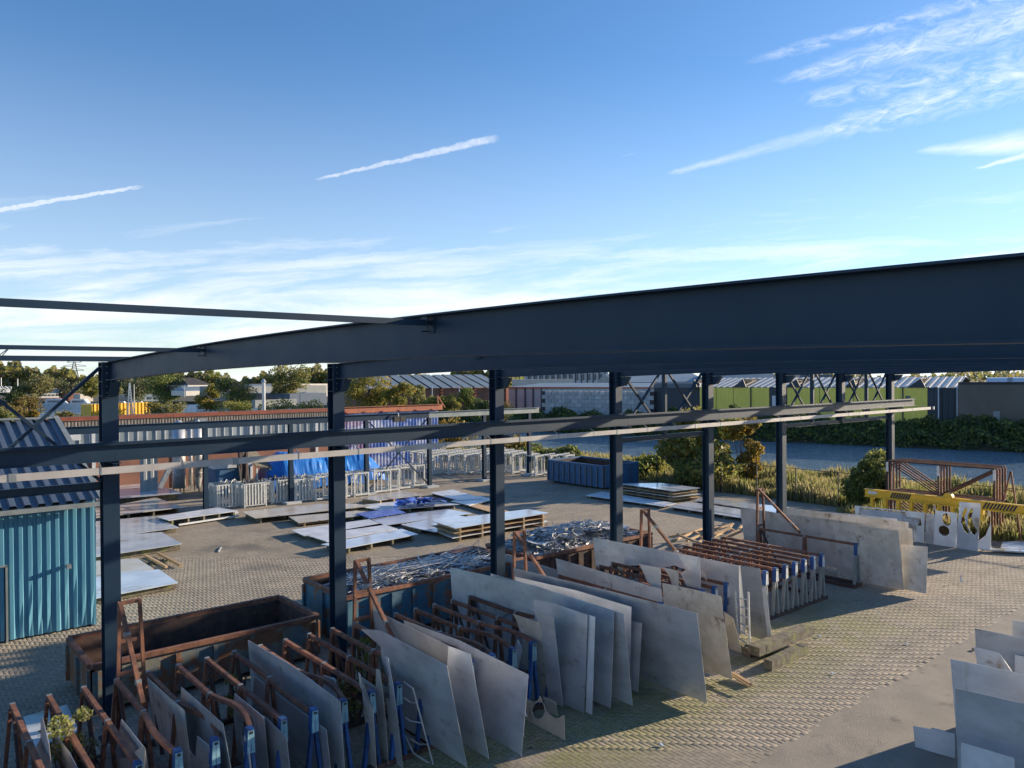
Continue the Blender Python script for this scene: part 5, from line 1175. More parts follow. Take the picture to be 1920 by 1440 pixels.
# white slatted crates and open frames (stillages)
def crate(u0, u1, vb, label, slat=True, dep=1.4, h=1.35, grp='white slatted crates', name='slatted_crate'):
    a = G(u0, vb); y = a.y; b2 = PY(u1, vb, y); L = b2.x - a.x
    t = thing(name, label, 'crate', (a.x, y, 0), grp); x0, x1 = a.x, b2.x; y2 = y + dep
    for (xx, yy) in ((x0, y), (x1, y), (x0, y2), (x1, y2)):
        m = MB(); m.bar((xx, yy, .02), (xx, yy, h), .07); m.build('corner_post', 'white_paint', t)
    for z in (.12, h - .02):
        m = MB()
        for p, q in (((x0 + .04, y), (x1 - .04, y)), ((x0 + .04, y2), (x1 - .04, y2)), ((x0, y + .04), (x0, y2 - .04)), ((x1, y + .04), (x1, y2 - .04))): m.bar((*p, z), (*q, z), .05, .06)
        m.build('frame_ring', 'white_paint', t)
    n = max(3, int(L / .17)); ms = MB(); ms.box((-.045, -.012, .16), (.045, .012, h - .06)); sm_ = mesh('slat', ms, 'white_paint')
    if slat:
        for k in range(n): put('slat', sm_, t, (x0 + .1 + (L - .2) * k / (n - 1), y - .03, 0))
        for k in range(n): put('slat', sm_, t, (x0 + .1 + (L - .2) * k / (n - 1), y2 + .03, 0))
        m = MB()
        for k in range(8): m.bar((x0 - .03, y + .12 + (dep - .24) * k / 7, .16), (x0 - .03, y + .12 + (dep - .24) * k / 7, h - .06), .09, .02)
        for k in range(8): m.bar((x1 + .03, y + .12 + (dep - .24) * k / 7, .16), (x1 + .03, y + .12 + (dep - .24) * k / 7, h - .06), .09, .02)
        m.build('side_slats', 'white_paint', t)['kind'] = 'stuff'
        m = MB()
        for k in range(5):
            x = x0 + L * (.15 + .17 * k); yy = y + dep * random.uniform(.2, .8); m.path([(x, yy, h - .5), (x + .05, yy, h + .05), (x + .2, yy + .1, h + .18), (x + .35, yy + .1, h - .02)], .05)
        m.build('hooked_tops', 'dark' if random.random() < .5 else 'zinc', t)['kind'] = 'stuff'
    return t
crate(408, 451, 956, 'leftmost white slatted crate beside the first yard column'); crate(459, 499, 953, 'second white slatted crate from the left'); crate(510, 541, 946, 'third white slatted crate, touching the second yard column'); crate(553, 587, 943, 'fourth white slatted crate, right of the second yard column')
def frame(u0, vb, L, dep, h, label, grp='white open transport frames', y=None, ang=0):
    a = G(u0, vb); t = thing('transport_frame', label, 'frame', (a.x, a.y, 0), grp); x0, y0 = a.x, a.y
    for (xx, yy) in ((x0, y0), (x0 + L, y0), (x0, y0 + dep), (x0 + L, y0 + dep)):
        m = MB(); m.bar((xx, yy, 0), (xx, yy, h), .08); m.build('post', 'white_paint', t)
    for yy in (y0, y0 + dep):
        m = MB(); m.bar((x0 + .045, yy, h - .04), (x0 + L - .045, yy, h - .04), .08); m.build('top_bar', 'white_paint', t)
        m = MB(); m.bar((x0 + .045, yy, .12), (x0 + L - .045, yy, .12), .10); m.build('bottom_bar', 'white_paint', t)
        for s_, xx in ((1, x0 + .04), (-1, x0 + L - .04)): m = MB(); m.poly([(xx, yy + .002, h - .09), (xx + s_ * .22, yy + .002, h - .09), (xx + s_ * .06, yy + .002, h - .35), (xx, yy + .002, h - .42)], .015, (0, 1, 0)); m.build('gusset', 'white_paint', t)
    m = MB(); m.bar((x0, y0 + .045, .121), (x0, y0 + dep - .045, .121), .1); m.bar((x0 + L, y0 + .045, .121), (x0 + L, y0 + dep - .045, .121), .1); m.bar((x0, y0 + .045, h - .041), (x0, y0 + dep - .045, h - .041), .07); m.bar((x0 + L, y0 + .045, h - .041), (x0 + L, y0 + dep - .045, h - .041), .07); m.build('side_bars', 'white_paint', t)
    m = MB()
    for k in range(3): 
        x = x0 + L * (.25 + .25 * k); m.bar((x, y0 + .1, .17), (x, y0 + .1, h - .09), .05)
        m.path([(x, y0 + dep * .5, h - .1), (x + .06, y0 + dep * .5, h + .06), (x + .18, y0 + dep * .5, h + .10), (x + .24, y0 + dep * .5, h - .02)], .05)
    m.build('inner_bars', 'white_paint', t)['kind'] = 'stuff'
    return t
pos = ['directly right of the fourth slatted crate', 'behind the second hall column', 'left of the third yard column', 'at the middle of the blue tarpaulin', 'second right of the third yard column', 'third right of the third yard column', 'before the painted wall bracing', 'left of the fourth yard column']
for k, (u, vb) in enumerate(((592, 940), (622, 938), (645, 934), (665, 932), (702, 926), (724, 923), (746, 919), (773, 914))): frame(u, vb, .95 if k % 2 else 1.15, 1.1, 1.45, 'white open steel frame ' + pos[k])
k = 0
rows = ['front', 'second', 'third', 'rear']
for j in range(4):
    for i in range(7):
        x = 32.2 + i * .95 + j * .15; y = 47.5 - i * .72 + j * 1.25
        if i == 0 and j == 0:
            t0 = frame(824, 880, .85, 1.0, 1.5, 'white open steel frame, leftmost of the front row beside the canal', 'white frames crowded beside the canal'); t0.location = (x, y, 0); WL[t0.name] = Vector(t0.location)
        else: copy_tree(t0, (x, y, 0), 'white open steel frame in the %s row beside the canal, %s from the left' % (rows[j], ('first', 'second', 'third', 'fourth', 'fifth', 'sixth', 'seventh')[i]))
for i in range(3):
    copy_tree(t0, (37.2 + i * .95, 41.6 - i * .6, 0), 'white open steel frame standing by the blue bin, %s from the left' % ('first', 'second', 'third')[i])
# wire fence along the canal side of the yard
t = thing('wire_fence', 'thin dark wire fence running along the reeds at the yard edge', 'fence', (40.4, 20, 0))
for k in range(12):
    y = 33 - k * 2.5; m = MB(); m.bar((40.4, y, 0), (40.4, y, 1.95), .05); m.build('post', 'dark', t)
m = MB(); m.bar((40.4, 33, 1.9), (40.4, 5, 1.9), .03); m.bar((40.4, 33, 1.0), (40.4, 5, 1.0), .012); m.build('wire', 'dark', t)
# ---------------------------------------------------------------- vegetation by the yard
r = np.random.default_rng(21)
def bush(base, w, h, n, leaf, label, mats, clumps=14, name='bush', cat='bush', low=.12, cl=.42, grp=None, squash=1):
    r = np.random.default_rng(int(abs(base[0] * 13 + base[1] * 7)) + 1); t = thing(name, label, cat, base, grp)
    P = crown_pts(base, w, h, n, clumps, r, low, cl); cards('foliage', P, leaf * (.6 + .8 * r.random(len(P))), mats, t, seed=int(r.integers(1e6)))
    m = MB()
    for k in range(6):
        a = k * 1.05; m.cyl((base[0], base[1], base[2] - .1), (base[0] + math.cos(a) * w * .28, base[1] + math.sin(a) * w * .28, base[2] + h * .6), .05, .015, 5)
    m.build('stems', 'bark', t); return t
bush((43.5, 31.5, 0), 5.6, 4.9, 15000, .20, 'large leafy shrub tree with yellowing top between the fourth and fifth columns', ['leaf_green', 'leaf_olive', 'leaf_gold', 'leaf_green', 'leaf_pale'], 26, low=.05, cl=.36)
bush((44.0, 28.6, 0), 2.6, 5.0, 3600, .15, 'sparse golden crown rising behind the fifth column', ['leaf_gold', 'leaf_gold', 'leaf_brown', 'leaf_olive'], 16, low=.1, cl=.34)
bush((41.0, 30.0, 0), 4.5, 2.4, 5000, .16, 'low dark shrub at the foot of the shrub tree', ['leaf_green', 'leaf_dark', 'leaf_olive'], 14)
bush((43.0, 36.5, 0), 4.0, 1.2, 4000, .17, 'low green shrub behind the blue bin', ['leaf_green', 'leaf_olive'], 14)
p = G(1602, 972); bush((40.6, p.y * 40.6 / p.x if 0 else 19.0, 0), 2.6, 3.5, 9000, .13, 'dense dark ivy covered bush left of the last column', ['leaf_dark', 'leaf_green'], 14, low=.2, cl=.5)
for k, (x, y, w_, h_, mt) in enumerate(((44, 63, 6, 3.0, ['leaf_olive', 'leaf_gold', 'leaf_brown']), (44.5, 54, 5, 1.8, ['leaf_brown', 'leaf_olive']), (44.5, 49, 4, 1.2, ['leaf_dark', 'leaf_green']), (43, 45, 3.5, 1.5, ['leaf_green', 'leaf_pale']))):
    bush((x, y, -.2), w_, h_, 3500, .2, 'shrub on the canal bank, %s' % ['brownish one behind the crowded white frames', 'russet one left of the pale beam end', 'dark one behind the canal side frames', 'light green one beside the last yard column'][k], mt, 12)
def reeds(n, xr, yr, hr, name, label, seed, dens=None):
    r = np.random.default_rng(seed); x = r.uniform(*xr, n); y = r.uniform(*yr, n); h = r.uniform(*hr, n)
    if dens: h *= (.75 + .35 * np.sin(y * 1.3) * np.cos(x * .9 + y * .4))
    a = r.uniform(0, 6.28, n); w_ = r.uniform(.015, .04, n); lx = r.normal(0, .16, n) * h; ly = r.normal(0, .16, n) * h
    z0 = np.full(n, -.05); dx, dy = np.cos(a) * w_, np.sin(a) * w_
    P = np.stack([np.stack([x - dx, y - dy, z0], 1), np.stack([x + dx, y + dy, z0], 1), np.stack([x + dx * 1.2 + lx * .45, y + dy * 1.2 + ly * .45, h * .65], 1), np.stack([x + lx, y + ly, h], 1), np.stack([x - dx * 1.2 + lx * .45, y - dy * 1.2 + ly * .45, h * .62], 1)], 1)
    me = bpy.data.meshes.new(name); me.vertices.add(5 * n); me.vertices.foreach_set('co', P.reshape(-1).astype(np.float32)); me.loops.add(5 * n); me.loops.foreach_set('vertex_index', np.arange(5 * n, dtype=np.int32)); me.polygons.add(n); me.polygons.foreach_set('loop_start', np.arange(0, 5 * n, 5, dtype=np.int32)); me.polygons.foreach_set('loop_total', np.full(n, 5, dtype=np.int32))
    me.materials.append(M['reed']); me.update(calc_edges=True); o = bpy.data.objects.new(name, me); C.objects.link(o); tag(o, label, 'reeds', kind='stuff')
reeds(36000, (40.6, 51), (5, 33), (.4, 1.2), 'reeds', 'tall pale reeds and grass along the yard edge', 4, True)
reeds(9000, (37.2, 41.5), (3, 19), (.25, .8), 'long_grass', 'rough grass under the stacked racks', 5)
reeds(9000, (41, 50), (31, 60), (.2, .7), 'bank_grass', 'grass on the near canal bank', 6)
# weeds between the racks
for k, (x, y, z, w_, h_, lb, mt) in enumerate(((2.55, 14.2, .5, 1.0, 1.3, 'pale flowering weed beside the lower left rails', ['leaf_pale', 'leaf_green']), (5.75, 15.6, .2, .6, 1.5, 'leafy weed climbing a rack end near the rusty bin', ['leaf_pale', 'leaf_green']), (8.5, 15.2, 0, 1.0, 1.4, 'green weed growing inside the rack behind the cut away plate', ['leaf_green']), (7.7, 14.3, 0, .9, 1.0, 'dark weed tuft between the middle rails', ['leaf_green', 'leaf_dark']))):
    bush((x, y, z), w_, h_, 950, .05, lb, mt, 7, name='weed', cat='weed', low=.2)
# far bank hedge of brambles, seen as one mass
N = 60000; s_ = r.uniform(-80, 62, N); d_ = r.uniform(.4, 9, N)
hn = .6 + .9 * (np.sin(s_ * .33) * .5 + .5) + .7 * (np.sin(s_ * .9 + 2) * .5 + .5) * (np.sin(s_ * 2.3) * .3 + .7)
gz_ = np.interp(d_, [0, 1.5, 7, 10], [-1.2, -.4, .9, 1.0]); zz = gz_ + hn * (r.random(N) ** .7) * (.55 + .45 * np.sin(d_ * 1.1 + s_))
Pf = np.stack([FB.x + BD.x * s_ + BN.x * d_, FB.y + BD.y * s_ + BN.y * d_, zz], 1)
tag(cards('bank_brambles', Pf, .30 * (.6 + .9 * r.random(N)), ['leaf_dark', 'leaf_dark', 'leaf_dark', 'leaf_green'], seed=8), 'dark bramble thicket covering the far canal bank', 'brambles', kind='stuff')
# ---------------------------------------------------------------- buildings across the canal
nF = BN
def plane_at(d): return FB + BN * d
def FX(u, d, z=0):
    p = PP(u, 720, plane_at(d), nF); return Vector((p.x, p.y, z))
def zat(u, v, d): return PP(u, v, plane_at(d), nF).z
def hall(name, label, u0, u1, d, ztop, dep, wallm, grp=None, zb=.95):
    a, b_ = FX(u0, d), FX(u1, d); t = thing(name, label, 'building', (a + b_) / 2, grp)
    return t, a, b_
def boxw(t, nm, a, b_, dep, z0, z1, m, off=0):
    o = BN * off; mb = MB(); q = [a + o, b_ + o, b_ + o + BN * dep, a + o + BN * dep]
    mb.hexa([Vector((p.x, p.y, z0)) for p in q] + [Vector((p.x, p.y, z1)) for p in q]); return mb.build(nm, m, t)
# green halls
d = 11
zt = zat(1600, 727, d)
t, a, b_ = hall('green_hall', 'row of lime green corrugated halls with pale roofs across the canal', 1312, 1740, d, zt, 20, 'green_wall')
segs = [(1312, 1443, 'green_wall'), (1443, 1476, 'wall_dark'), (1476, 1740, 'green_wall'), (1740, 1796, 'wall_dark')]
for u0, u1, mt in segs:
    n = 4 if mt == 'green_wall' else 2
    A, B = FX(u0, d), FX(u1, d)
    for k in range(n):
        p, q = A.lerp(B, k / n), A.lerp(B, (k + 1) / n); L = (q - p).length
        m = MB(); m.corr((p.x, p.y, .9), q - p, L - .06, (0, 0, 1), zt - .9, -BN, .6, .05, .7); m.build('wall_panel', mt, t)
    boxw(t, 'inner_wall', A, B, 20, .9, zt - .02, 'wall_dark', .08)
A, B = FX(1448, d), FX(1474, d); boxw(t, 'roller_door', A, B, .1, .9, zat(1460, 742, d), 'boat_white', -.12)
A, B = FX(1712 - 14, d), FX(1712 - 5, d); boxw(t, 'window', A, B, .1, zat(1700, 748, d), zat(1700, 742, d), 'glass', -.12)
for u in (1408, 1693, 1760, 1795): 
    A = FX(u, d); m = MB(); m.bar(Vector((A.x, A.y, .9)) - BN * .1, Vector((A.x, A.y, zt)) - BN * .1, .12); m.build('downpipe', 'wall_dark' if u < 1700 else 'boat_white', t)
zr = zat(1600, 708, d + 8)
A, B = FX(1290, d), FX(1796, d); 
m = MB(); up_ = BN * 8 + Vector((0, 0, zr - zt)); L = (B - A).length
m.corr((A.x, A.y, zt + .02), B - A, L, up_, up_.length, Vector((0, 0, 1)) - BN * .2, .9, .07, .6); m.build('roof', 'roof_pale', t)
m = MB(); A2 = A + BN * 16; m.quad(Vector((A.x, A.y, 0)) + up_ + Vector((0, 0, zt + .02)), Vector((B.x, B.y, 0)) + up_ + Vector((0, 0, zt + .02)), B + BN * 16 + Vector((0, 0, zt)), A2 + Vector((0, 0, zt))); m.build('rear_roof', 'roof_pale', t)
for u0, u1, up2 in ((1296, 1308, 1303), (1374, 1400, 1394), (1472, 1502, 1494), (1584, 1607, 1601), (1701, 1736, 1727)):
    P0, P1, Q = FX(u0, d), FX(u1, d), FX(up2, d)
    m = MB(); z1_ = zr - .1; q0 = Vector((P0.x, P0.y, zt + .02)) - BN * .12; q1 = Vector((P1.x, P1.y, zt + .02)) - BN * .12; q2 = Vector((Q.x, Q.y, z1_)) - BN * .12
    m.poly([q0, q1, q2], .1, -BN); m.build('gable_board', 'wall_dark', t)
    m = MB(); m.quad(q0, q2, q2 + BN * 8, q0 + BN * .5); m.build('gable_cheek', 'wall_dark', t)
# dark hall
d2 = 12
t, a, b_ = hall('dark_hall', 'dark blue hall between the block wall and the green halls', 1312, 1314, d2, 5, 20, 'wall_dark'); A, B = FX(1226, d2), FX(1313, d2); z_ = zat(1270, 727, d2); boxw(t, 'wall', A, B, 14, .9, z_, 'wall_dark'); boxw(t, 'roof_edge', A, B, .3, z_ + .001, z_ + .7, 'shed_roof', -.2)
A = FX(1245, d2); m = MB(); m.bar(Vector((A.x, A.y, .9)) - BN * .1, Vector((A.x, A.y, z_)) - BN * .1, .12); m.build('downpipe', 'boat_white', t)
# brown brick hall at the right
d3 = 9.5; t, a, b_ = hall('brown_hall', 'plain brown hall at the right edge across the canal', 1796, 2000, d3, 5, 20, 'wall_brown'); z_ = zat(1850, 721, d3); A, B = FX(1796.5, d3), FX(2150, d3)
boxw(t, 'wall', A, B, 18, .9, z_, 'wall_brown'); boxw(t, 'roof_edge', A, B, .3, z_ + .001, z_ + .3, 'roof_dark', -.05)
A, B = FX(1862, d3), FX(1875, d3); boxw(t, 'door', A, B, .1, 1.2, zat(1868, 771, d3), 'wall_grey', -.1)
for k, (u0, u1) in enumerate(((1852, 1900), (1890, 1935))):
    A = FX(u0, d3 + 7); B = FX(u1, d3 + 7); m = MB(); m.cyl(Vector((A.x, A.y, z_ - 2.2)), Vector((B.x, B.y, z_ - 2.2)), 3.0, n=24); m.build('roof_dome', 'boat_white', t)
# concrete block wall
d4 = 11; t = thing('block_wall', 'storage wall of large pale concrete blocks across the canal', 'wall', FX(1160, d4), None)
A, B = FX(1016, d4), FX(1225.5, d4); zt4 = zat(1120, 733, d4); u_ = (B - A).normalized(); L = (B - A).length; rows_ = 6; bh = (zt4 - .95) / rows_; n = int(L / (bh * 1.9)); bw = L / n
ms = MB(); e = .03
ms.hexa([Vector((0, 0, 0)) + u_ * e, u_ * (bw - e), u_ * (bw - e) + BN * .7, u_ * e + BN * .7] + [Vector((0, 0, bh - e)) + q for q in (u_ * e, u_ * (bw - e), u_ * (bw - e) + BN * .7, u_ * e + BN * .7)])
bm_ = mesh('block', ms, 'concrete')
for j in range(rows_):
    for k in range(n):
        s0 = k * bw + (bw / 2 if j % 2 else 0)
        if s0 + bw > L + .1: continue
        p = A + u_ * s0 - BN * random.uniform(0, .04); o = put('block', bm_, t, (p.x, p.y, .95 + j * bh))
o = boxw(t, 'core', A, B, .5, .9, zt4 - .1, 'roof_dark', .1)
m = MB(); m.corr((A.x, A.y, zt4), B - A, L, (0, 0, 1), .25, -BN, 1.0, .2, .5); m.build('coping', 'wall_white', t)
# white hall with red trim
d5 = 30; t = thing('white_hall', 'long low white hall with red roof edge behind the block wall', 'building', FX(1100, d5))
A, B = FX(948, d5), FX(1330, d5); ze = zat(1100, 727, d5); zr_ = zat(1100, 718, d5 + 12)
boxw(t, 'wall', A, B, 13, .9, ze, 'wall_white')
m = MB(); ztop = Vector((0, 0, zr_)); q = [Vector((A.x, A.y, ze)) - BN * .4, Vector((B.x, B.y, ze)) - BN * .4, B + BN * 13 + ztop, A + BN * 13 + ztop]; m.quad(*q); m.quad(A + BN * 13 + ztop, B + BN * 13 + ztop, B + BN * 26 + Vector((0, 0, ze)), A + BN * 26 + Vector((0, 0, ze))); m.build('roof', 'roof_grey', t)
m = MB(); m.bar(q[0] + Vector((0, 0, .05)) - BN * .1, q[1] + Vector((0, 0, .05)) - BN * .1, .3, .22); m.build('roof_edge', 'pink', t)
m = MB(); G0 = A + Vector((0, 0, ze)); m.quad(A - BD * .05 + Vector((0, 0, .9)), A - BD * .05 + BN * 26 + Vector((0, 0, .9)), A - BD * .05 + BN * 26 + Vector((0, 0, ze)), A - BD * .05 + BN * 13 + ztop, A - BD * .05 + Vector((0, 0, ze))); m.build('gable', 'wall_white', t)
for u in (968, 985, 1000, 1016): 
    p = FX(u, d5); m = MB(); m.bar(Vector((p.x, p.y, .9)) - BN * .1, Vector((p.x, p.y, ze)) - BN * .1, .3); m.build('post', 'shed_roof', t)
# rear halls, partly hidden
def simple(name, label, u0, u1, v0, Z, dep, mt, roof=None, vr=None, zb=.8, win=0, rm='roof_grey', cat='building', par=False):
    a = PZ(u0, 710, Z); b_ = PZ(u1, 710, Z)
    if par: b_ = PP(u1, 710, a, Vector((.14, -.99, 0)).normalized())
    F0 = Vector((-(b_ - a).y, (b_ - a).x, 0)).normalized(); z1 = PZ((u0 + u1) / 2, v0, Z).z; t = thing(name, label, cat, ((a.x + b_.x) / 2, (a.y + b_.y) / 2, 0))
    q = [Vector((a.x, a.y, 0)), Vector((b_.x, b_.y, 0)), Vector((b_.x, b_.y, 0)) + F0 * dep, Vector((a.x, a.y, 0)) + F0 * dep]
    m = MB(); m.hexa([p + Vector((0, 0, zb)) for p in q] + [p + Vector((0, 0, z1)) for p in q]); m.build('wall', mt, t)
    if vr is not None:
        zr_ = PZ((u0 + u1) / 2, vr, Z).z; ins = roof or 0
        e0 = q[0].lerp(q[3], .5).lerp(q[1].lerp(q[2], .5), ins) + Vector((0, 0, zr_)); e1 = q[0].lerp(q[3], .5).lerp(q[1].lerp(q[2], .5), 1 - ins) + Vector((0, 0, zr_))
        w_ = [p + Vector((0, 0, z1)) for p in q]; m = MB(); m.quad(w_[0], w_[1], e1, e0); m.quad(w_[2], w_[3], e0, e1); m.quad(w_[1], w_[2], e1); m.quad(w_[3], w_[0], e0); m.build('roof', rm, t)
    for k in range(win):
        f = (k + .5) / win; p = q[0].lerp(q[1], f) - F0 * .06; uu = (q[1] - q[0]).normalized(); ww = (q[1] - q[0]).length / win * .3; hh = z1 - zb
        m = MB(); m.hexa([p - uu * ww + Vector((0, 0, zb + hh * .45)), p + uu * ww + Vector((0, 0, zb + hh * .45)), p + uu * ww - F0 * .05 + Vector((0, 0, zb + hh * .45)), p - uu * ww - F0 * .05 + Vector((0, 0, zb + hh * .45))] + [p - uu * ww + Vector((0, 0, zb + hh * .8)), p + uu * ww + Vector((0, 0, zb + hh * .8)), p + uu * ww - F0 * .05 + Vector((0, 0, zb + hh * .8)), p - uu * ww - F0 * .05 + Vector((0, 0, zb + hh * .8))]); m.build('window', 'glass', t)
    return t, q, z1
t, q, z1 = simple('office_block', 'blue white panelled office block showing below the rafters', 985, 1140, 696, 270, 20, 'wall_white')
for k in range(14):
    p = q[0].lerp(q[1], (k + .5) / 14) - F0 * .1; m = MB(); m.bar(p + Vector((0, 0, .8)), p + Vector((0, 0, z1)), .35); m.build('column', 'shed_roof', t)
    p = q[0].lerp(q[1], (k + .9) / 14) - F0 * .1; m = MB(); m.bar(p + Vector((0, 0, z1 - 3.2)), p + Vector((0, 0, z1 - 1)), .9, .1); m.build('window', 'glass', t)
simple('low_shed', 'low brown shed with a cream flat roof behind the white hall', 960, 1075, 711, 230, 10, 'house_white')
simple('blue_hall', 'blue grey hall with a gable roof behind the cross bracing', 1150, 1330, 716, 160, 30, 'shed_roof', 0, 700)
simple('glass_hall', 'pale blue green hall behind the green roofs', 1365, 1450, 700, 150, 20, 'wall_white')
simple('blue_wall_hall', 'dark blue hall behind the green roofs at the right', 1500, 1560, 702, 150, 20, 'shed_roof')
# brick warehouse with striped roof
a = PZ(695, 710, 130); b_ = PZ(950, 710, 141); t = thing('brick_warehouse', 'red brick warehouse with a grey roof of dark striped panels', 'building', a)
ba = Vector((a.x, a.y, 0)); bb = Vector((b_.x, b_.y, 0)); uu = (bb - ba).normalized(); nn = Vector((-uu.y, uu.x, 0)); nn = nn if nn.dot(F0) > 0 else -nn
ez_ = PZ(860, 729.5, 130).z; rz_ = PZ(800, 704, 146).z; L = (bb - ba).length
ba2 = ba + uu * 0
m = MB(); qq = [ba, bb, bb + nn * 22, ba + nn * 22]; m.hexa([p + Vector((0, 0, .8)) for p in qq] + [p + Vector((0, 0, ez_)) for p in qq]); m.build('brick_wall', 'brick_far', t)
ns = 12
for k in range(ns):
    for j, (f0, f1, mt) in enumerate(((0, .8, 'roof_grey'), (.8, 1, 'roof_dark'))):
        s0, s1 = (k + f0) / ns * L, (k + f1) / ns * L
        m = MB(); zo = .15 if j == 0 else 0; m.quad(ba + uu * s0 - nn * .5 + Vector((0, 0, ez_ + zo)), ba + uu * s1 - nn * .5 + Vector((0, 0, ez_ + zo)), ba + uu * s1 + nn * 11 + Vector((0, 0, rz_ + zo)), ba + uu * s0 + nn * 11 + Vector((0, 0, rz_ + zo))); m.build('roof_panel', mt, t)
m = MB(); m.quad(ba + nn * 11 + Vector((0, 0, rz_)), bb + nn * 11 + Vector((0, 0, rz_)), bb + nn * 22 + Vector((0, 0, ez_)), ba + nn * 22 + Vector((0, 0, ez_))); m.quad(ba + Vector((0, 0, ez_)), ba + nn * 11 + Vector((0, 0, rz_)), ba + nn * 22 + Vector((0, 0, ez_))); m.build('rear_roof', 'roof_grey', t)
m = MB(); m.bar(ba - nn * .5 + Vector((0, 0, ez_ + .2)) - uu * .2, ba + nn * 11 + Vector((0, 0, rz_ + .3)) - uu * .2, .8, .3); m.build('verge', 'boat_white', t)
for k in (3, 6, 9, 12):
    m = MB(); p = ba + uu * (k / ns * L) - nn * .1; m.bar(p + Vector((0, 0, .8)), p + Vector((0, 0, ez_)), .6, .2, up=(0, 0, 1)); m.build('pilaster', 'rust_red', t)
# ---------------------------------------------------------------- left background across the harbour
def far(name, label, u0, u1, v0, vb, Z, dep, mt, **k): return simple(name, label, u0, u1, v0, Z, dep, mt, zb=max(-1, PZ((u0 + u1) / 2, vb, Z).z), par=True, **k)
far('grey_hall', 'long pale grey hall behind the round green tree', 465, 612, 724, 752, 150, 20, 'wall_grey')
far('cream_hall', 'cream wall hall right of the broad tree', 540, 625, 720, 745, 170, 20, 'house_white')
far('low_blue_shed', 'low dark blue shed with a flat roof left of the second column', 543, 612, 738, 762, 120, 14, 'shed_roof')
far('grey_wall', 'long grey garden wall in front of the grey hall', 478, 556, 750, 764, 110, 1, 'wall_grey', cat='wall')
far('dark_roof_house', 'large house with a steep dark hipped roof and a white chimney', 352, 398, 722, 735, 210, 14, 'house_white', roof=.25, vr=708, rm='roof_dark')
far('grey_roof_house', 'smaller house with a grey roof in front of the dark roofed one', 348, 392, 733, 742, 190, 8, 'house_white', roof=.1, vr=725)
far('houseboat', 'white houseboat cabin with small windows behind the workshop roof', 368, 421, 760, 773, 150, 6, 'boat_white', win=5)
far('barracks', 'white two storey terrace with small dark windows across the harbour', 59, 118, 738, 747, 255, 8, 'wall_white', win=8)
far('brick_quay_building', 'dark brick quay building under the white terrace', 60, 125, 747, 756, 252, 6, 'brick_far')
far('yellow_house', 'pale house with a sunlit yellow gable at the left', 101, 112, 735, 742, 262, 6, 'house_white', roof=0, vr=727, rm='roof_pale')
far('second_gable', 'second sunlit gable house beside the yellow one', 114, 125, 735, 742, 262, 6, 'house_white', roof=0, vr=727, rm='roof_pale')
far('white_terrace', 'low white building at the left edge across the water', -12, 22, 725, 736, 290, 8, 'boat_white', roof=0, vr=724, rm='shed_roof')
far('open_shed', 'brown open sided boat shed left of the first column', 150, 174, 739, 754, 245, 6, 'house_white')
far('boat_shed', 'dark boat shed on the quay beyond the broad column', 128, 150, 737, 752, 250, 6, 'brick_far')
far('harbour_hall', 'low grey harbour hall right of the first column', 246, 300, 741, 756, 240, 10, 'roof_grey', win=4)
# yellow container
p = G(172, 800); a = PZ(172, 750, 120); b_ = PZ(282, 750, 120); b_ = PP(282, 750, a, Vector((.30, -.954, 0)).normalized()); t = thing('yellow_container', 'bright yellow corrugated container behind the workshop roof', 'container', (a.x, a.y, 0)); zt_ = PZ(230, 757, 120).z
uu = Vector((b_.x - a.x, b_.y - a.y, 0)); L = uu.length; uu.normalize(); zb_ = -.6
for k in range(8):
    m = MB(); m.corr(Vector((a.x, a.y, zb_)) + uu * (L * k / 8), uu, L / 8, (0, 0, 1), zt_ - zb_, Vector((uu.y, -uu.x, 0)), .62, .14, .5); m.build('side_panel', 'yellow', t)
m = MB(); F1 = Vector((-uu.y, uu.x, 0)); A = Vector((a.x, a.y, 0)) + F1 * .2; B = A + uu * L; m.hexa([A + Vector((0, 0, zb_)), B + Vector((0, 0, zb_)), B + F1 * 3 + Vector((0, 0, zb_)), A + F1 * 3 + Vector((0, 0, zb_)), A + Vector((0, 0, zt_ - .1)), B + Vector((0, 0, zt_ - .1)), B + F1 * 3 + Vector((0, 0, zt_ - .1)), A + F1 * 3 + Vector((0, 0, zt_ - .1))]); m.build('body', 'yellow', t)
# lattice masts and pylon
def lattice(u, v0, vb, Z, w_, label, name='pylon', arms=True, mt='zinc', n=9):
    p = PZ(u, 710, Z); z1 = PZ(u, v0, Z).z; z0 = max(-.5, PZ(u, vb, Z).z); t = thing(name, label, name, (p.x, p.y, z0)); m = MB(); th = .35 if arms else .07
    for (a, b_) in ((-1, -1), (1, -1), (1, 1), (-1, 1)): m.bar((p.x + a * w_, p.y + b_ * w_, z0), (p.x + a * w_ * .15, p.y + b_ * w_ * .15, z1), th)
    for k in range(n):
        f0, f1 = k / n, (k + 1) / n; A = lambda f, a, b_: Vector((p.x + a * w_ * (1 - .85 * f), p.y + b_ * w_ * (1 - .85 * f), z0 + (z1 - z0) * f))
        for (a, b_), (c, e) in (((-1, -1), (1, -1)), ((1, -1), (1, 1)), ((-1, 1), (-1, -1))): m.bar(A(f0, a, b_), A(f1, c, e), th * .6); m.bar(A(f0, c, e), A(f1, a, b_), th * .6)
    m.build('tower', mt, t)
    if arms:
        for f, l in ((.97, 5), (.80, 8), (.62, 6.5)):
            m = MB(); z = z0 + (z1 - z0) * f; m.bar(Vector((p.x, p.y, z)) - r0 * l, Vector((p.x, p.y, z)) + r0 * l, .5, .3); m.bar(Vector((p.x, p.y, z + 1.6)), Vector((p.x, p.y, z + .2)) + r0 * l, .25); m.bar(Vector((p.x, p.y, z + 1.6)), Vector((p.x, p.y, z + .2)) - r0 * l, .25); m.build('cross_arm', mt, t)
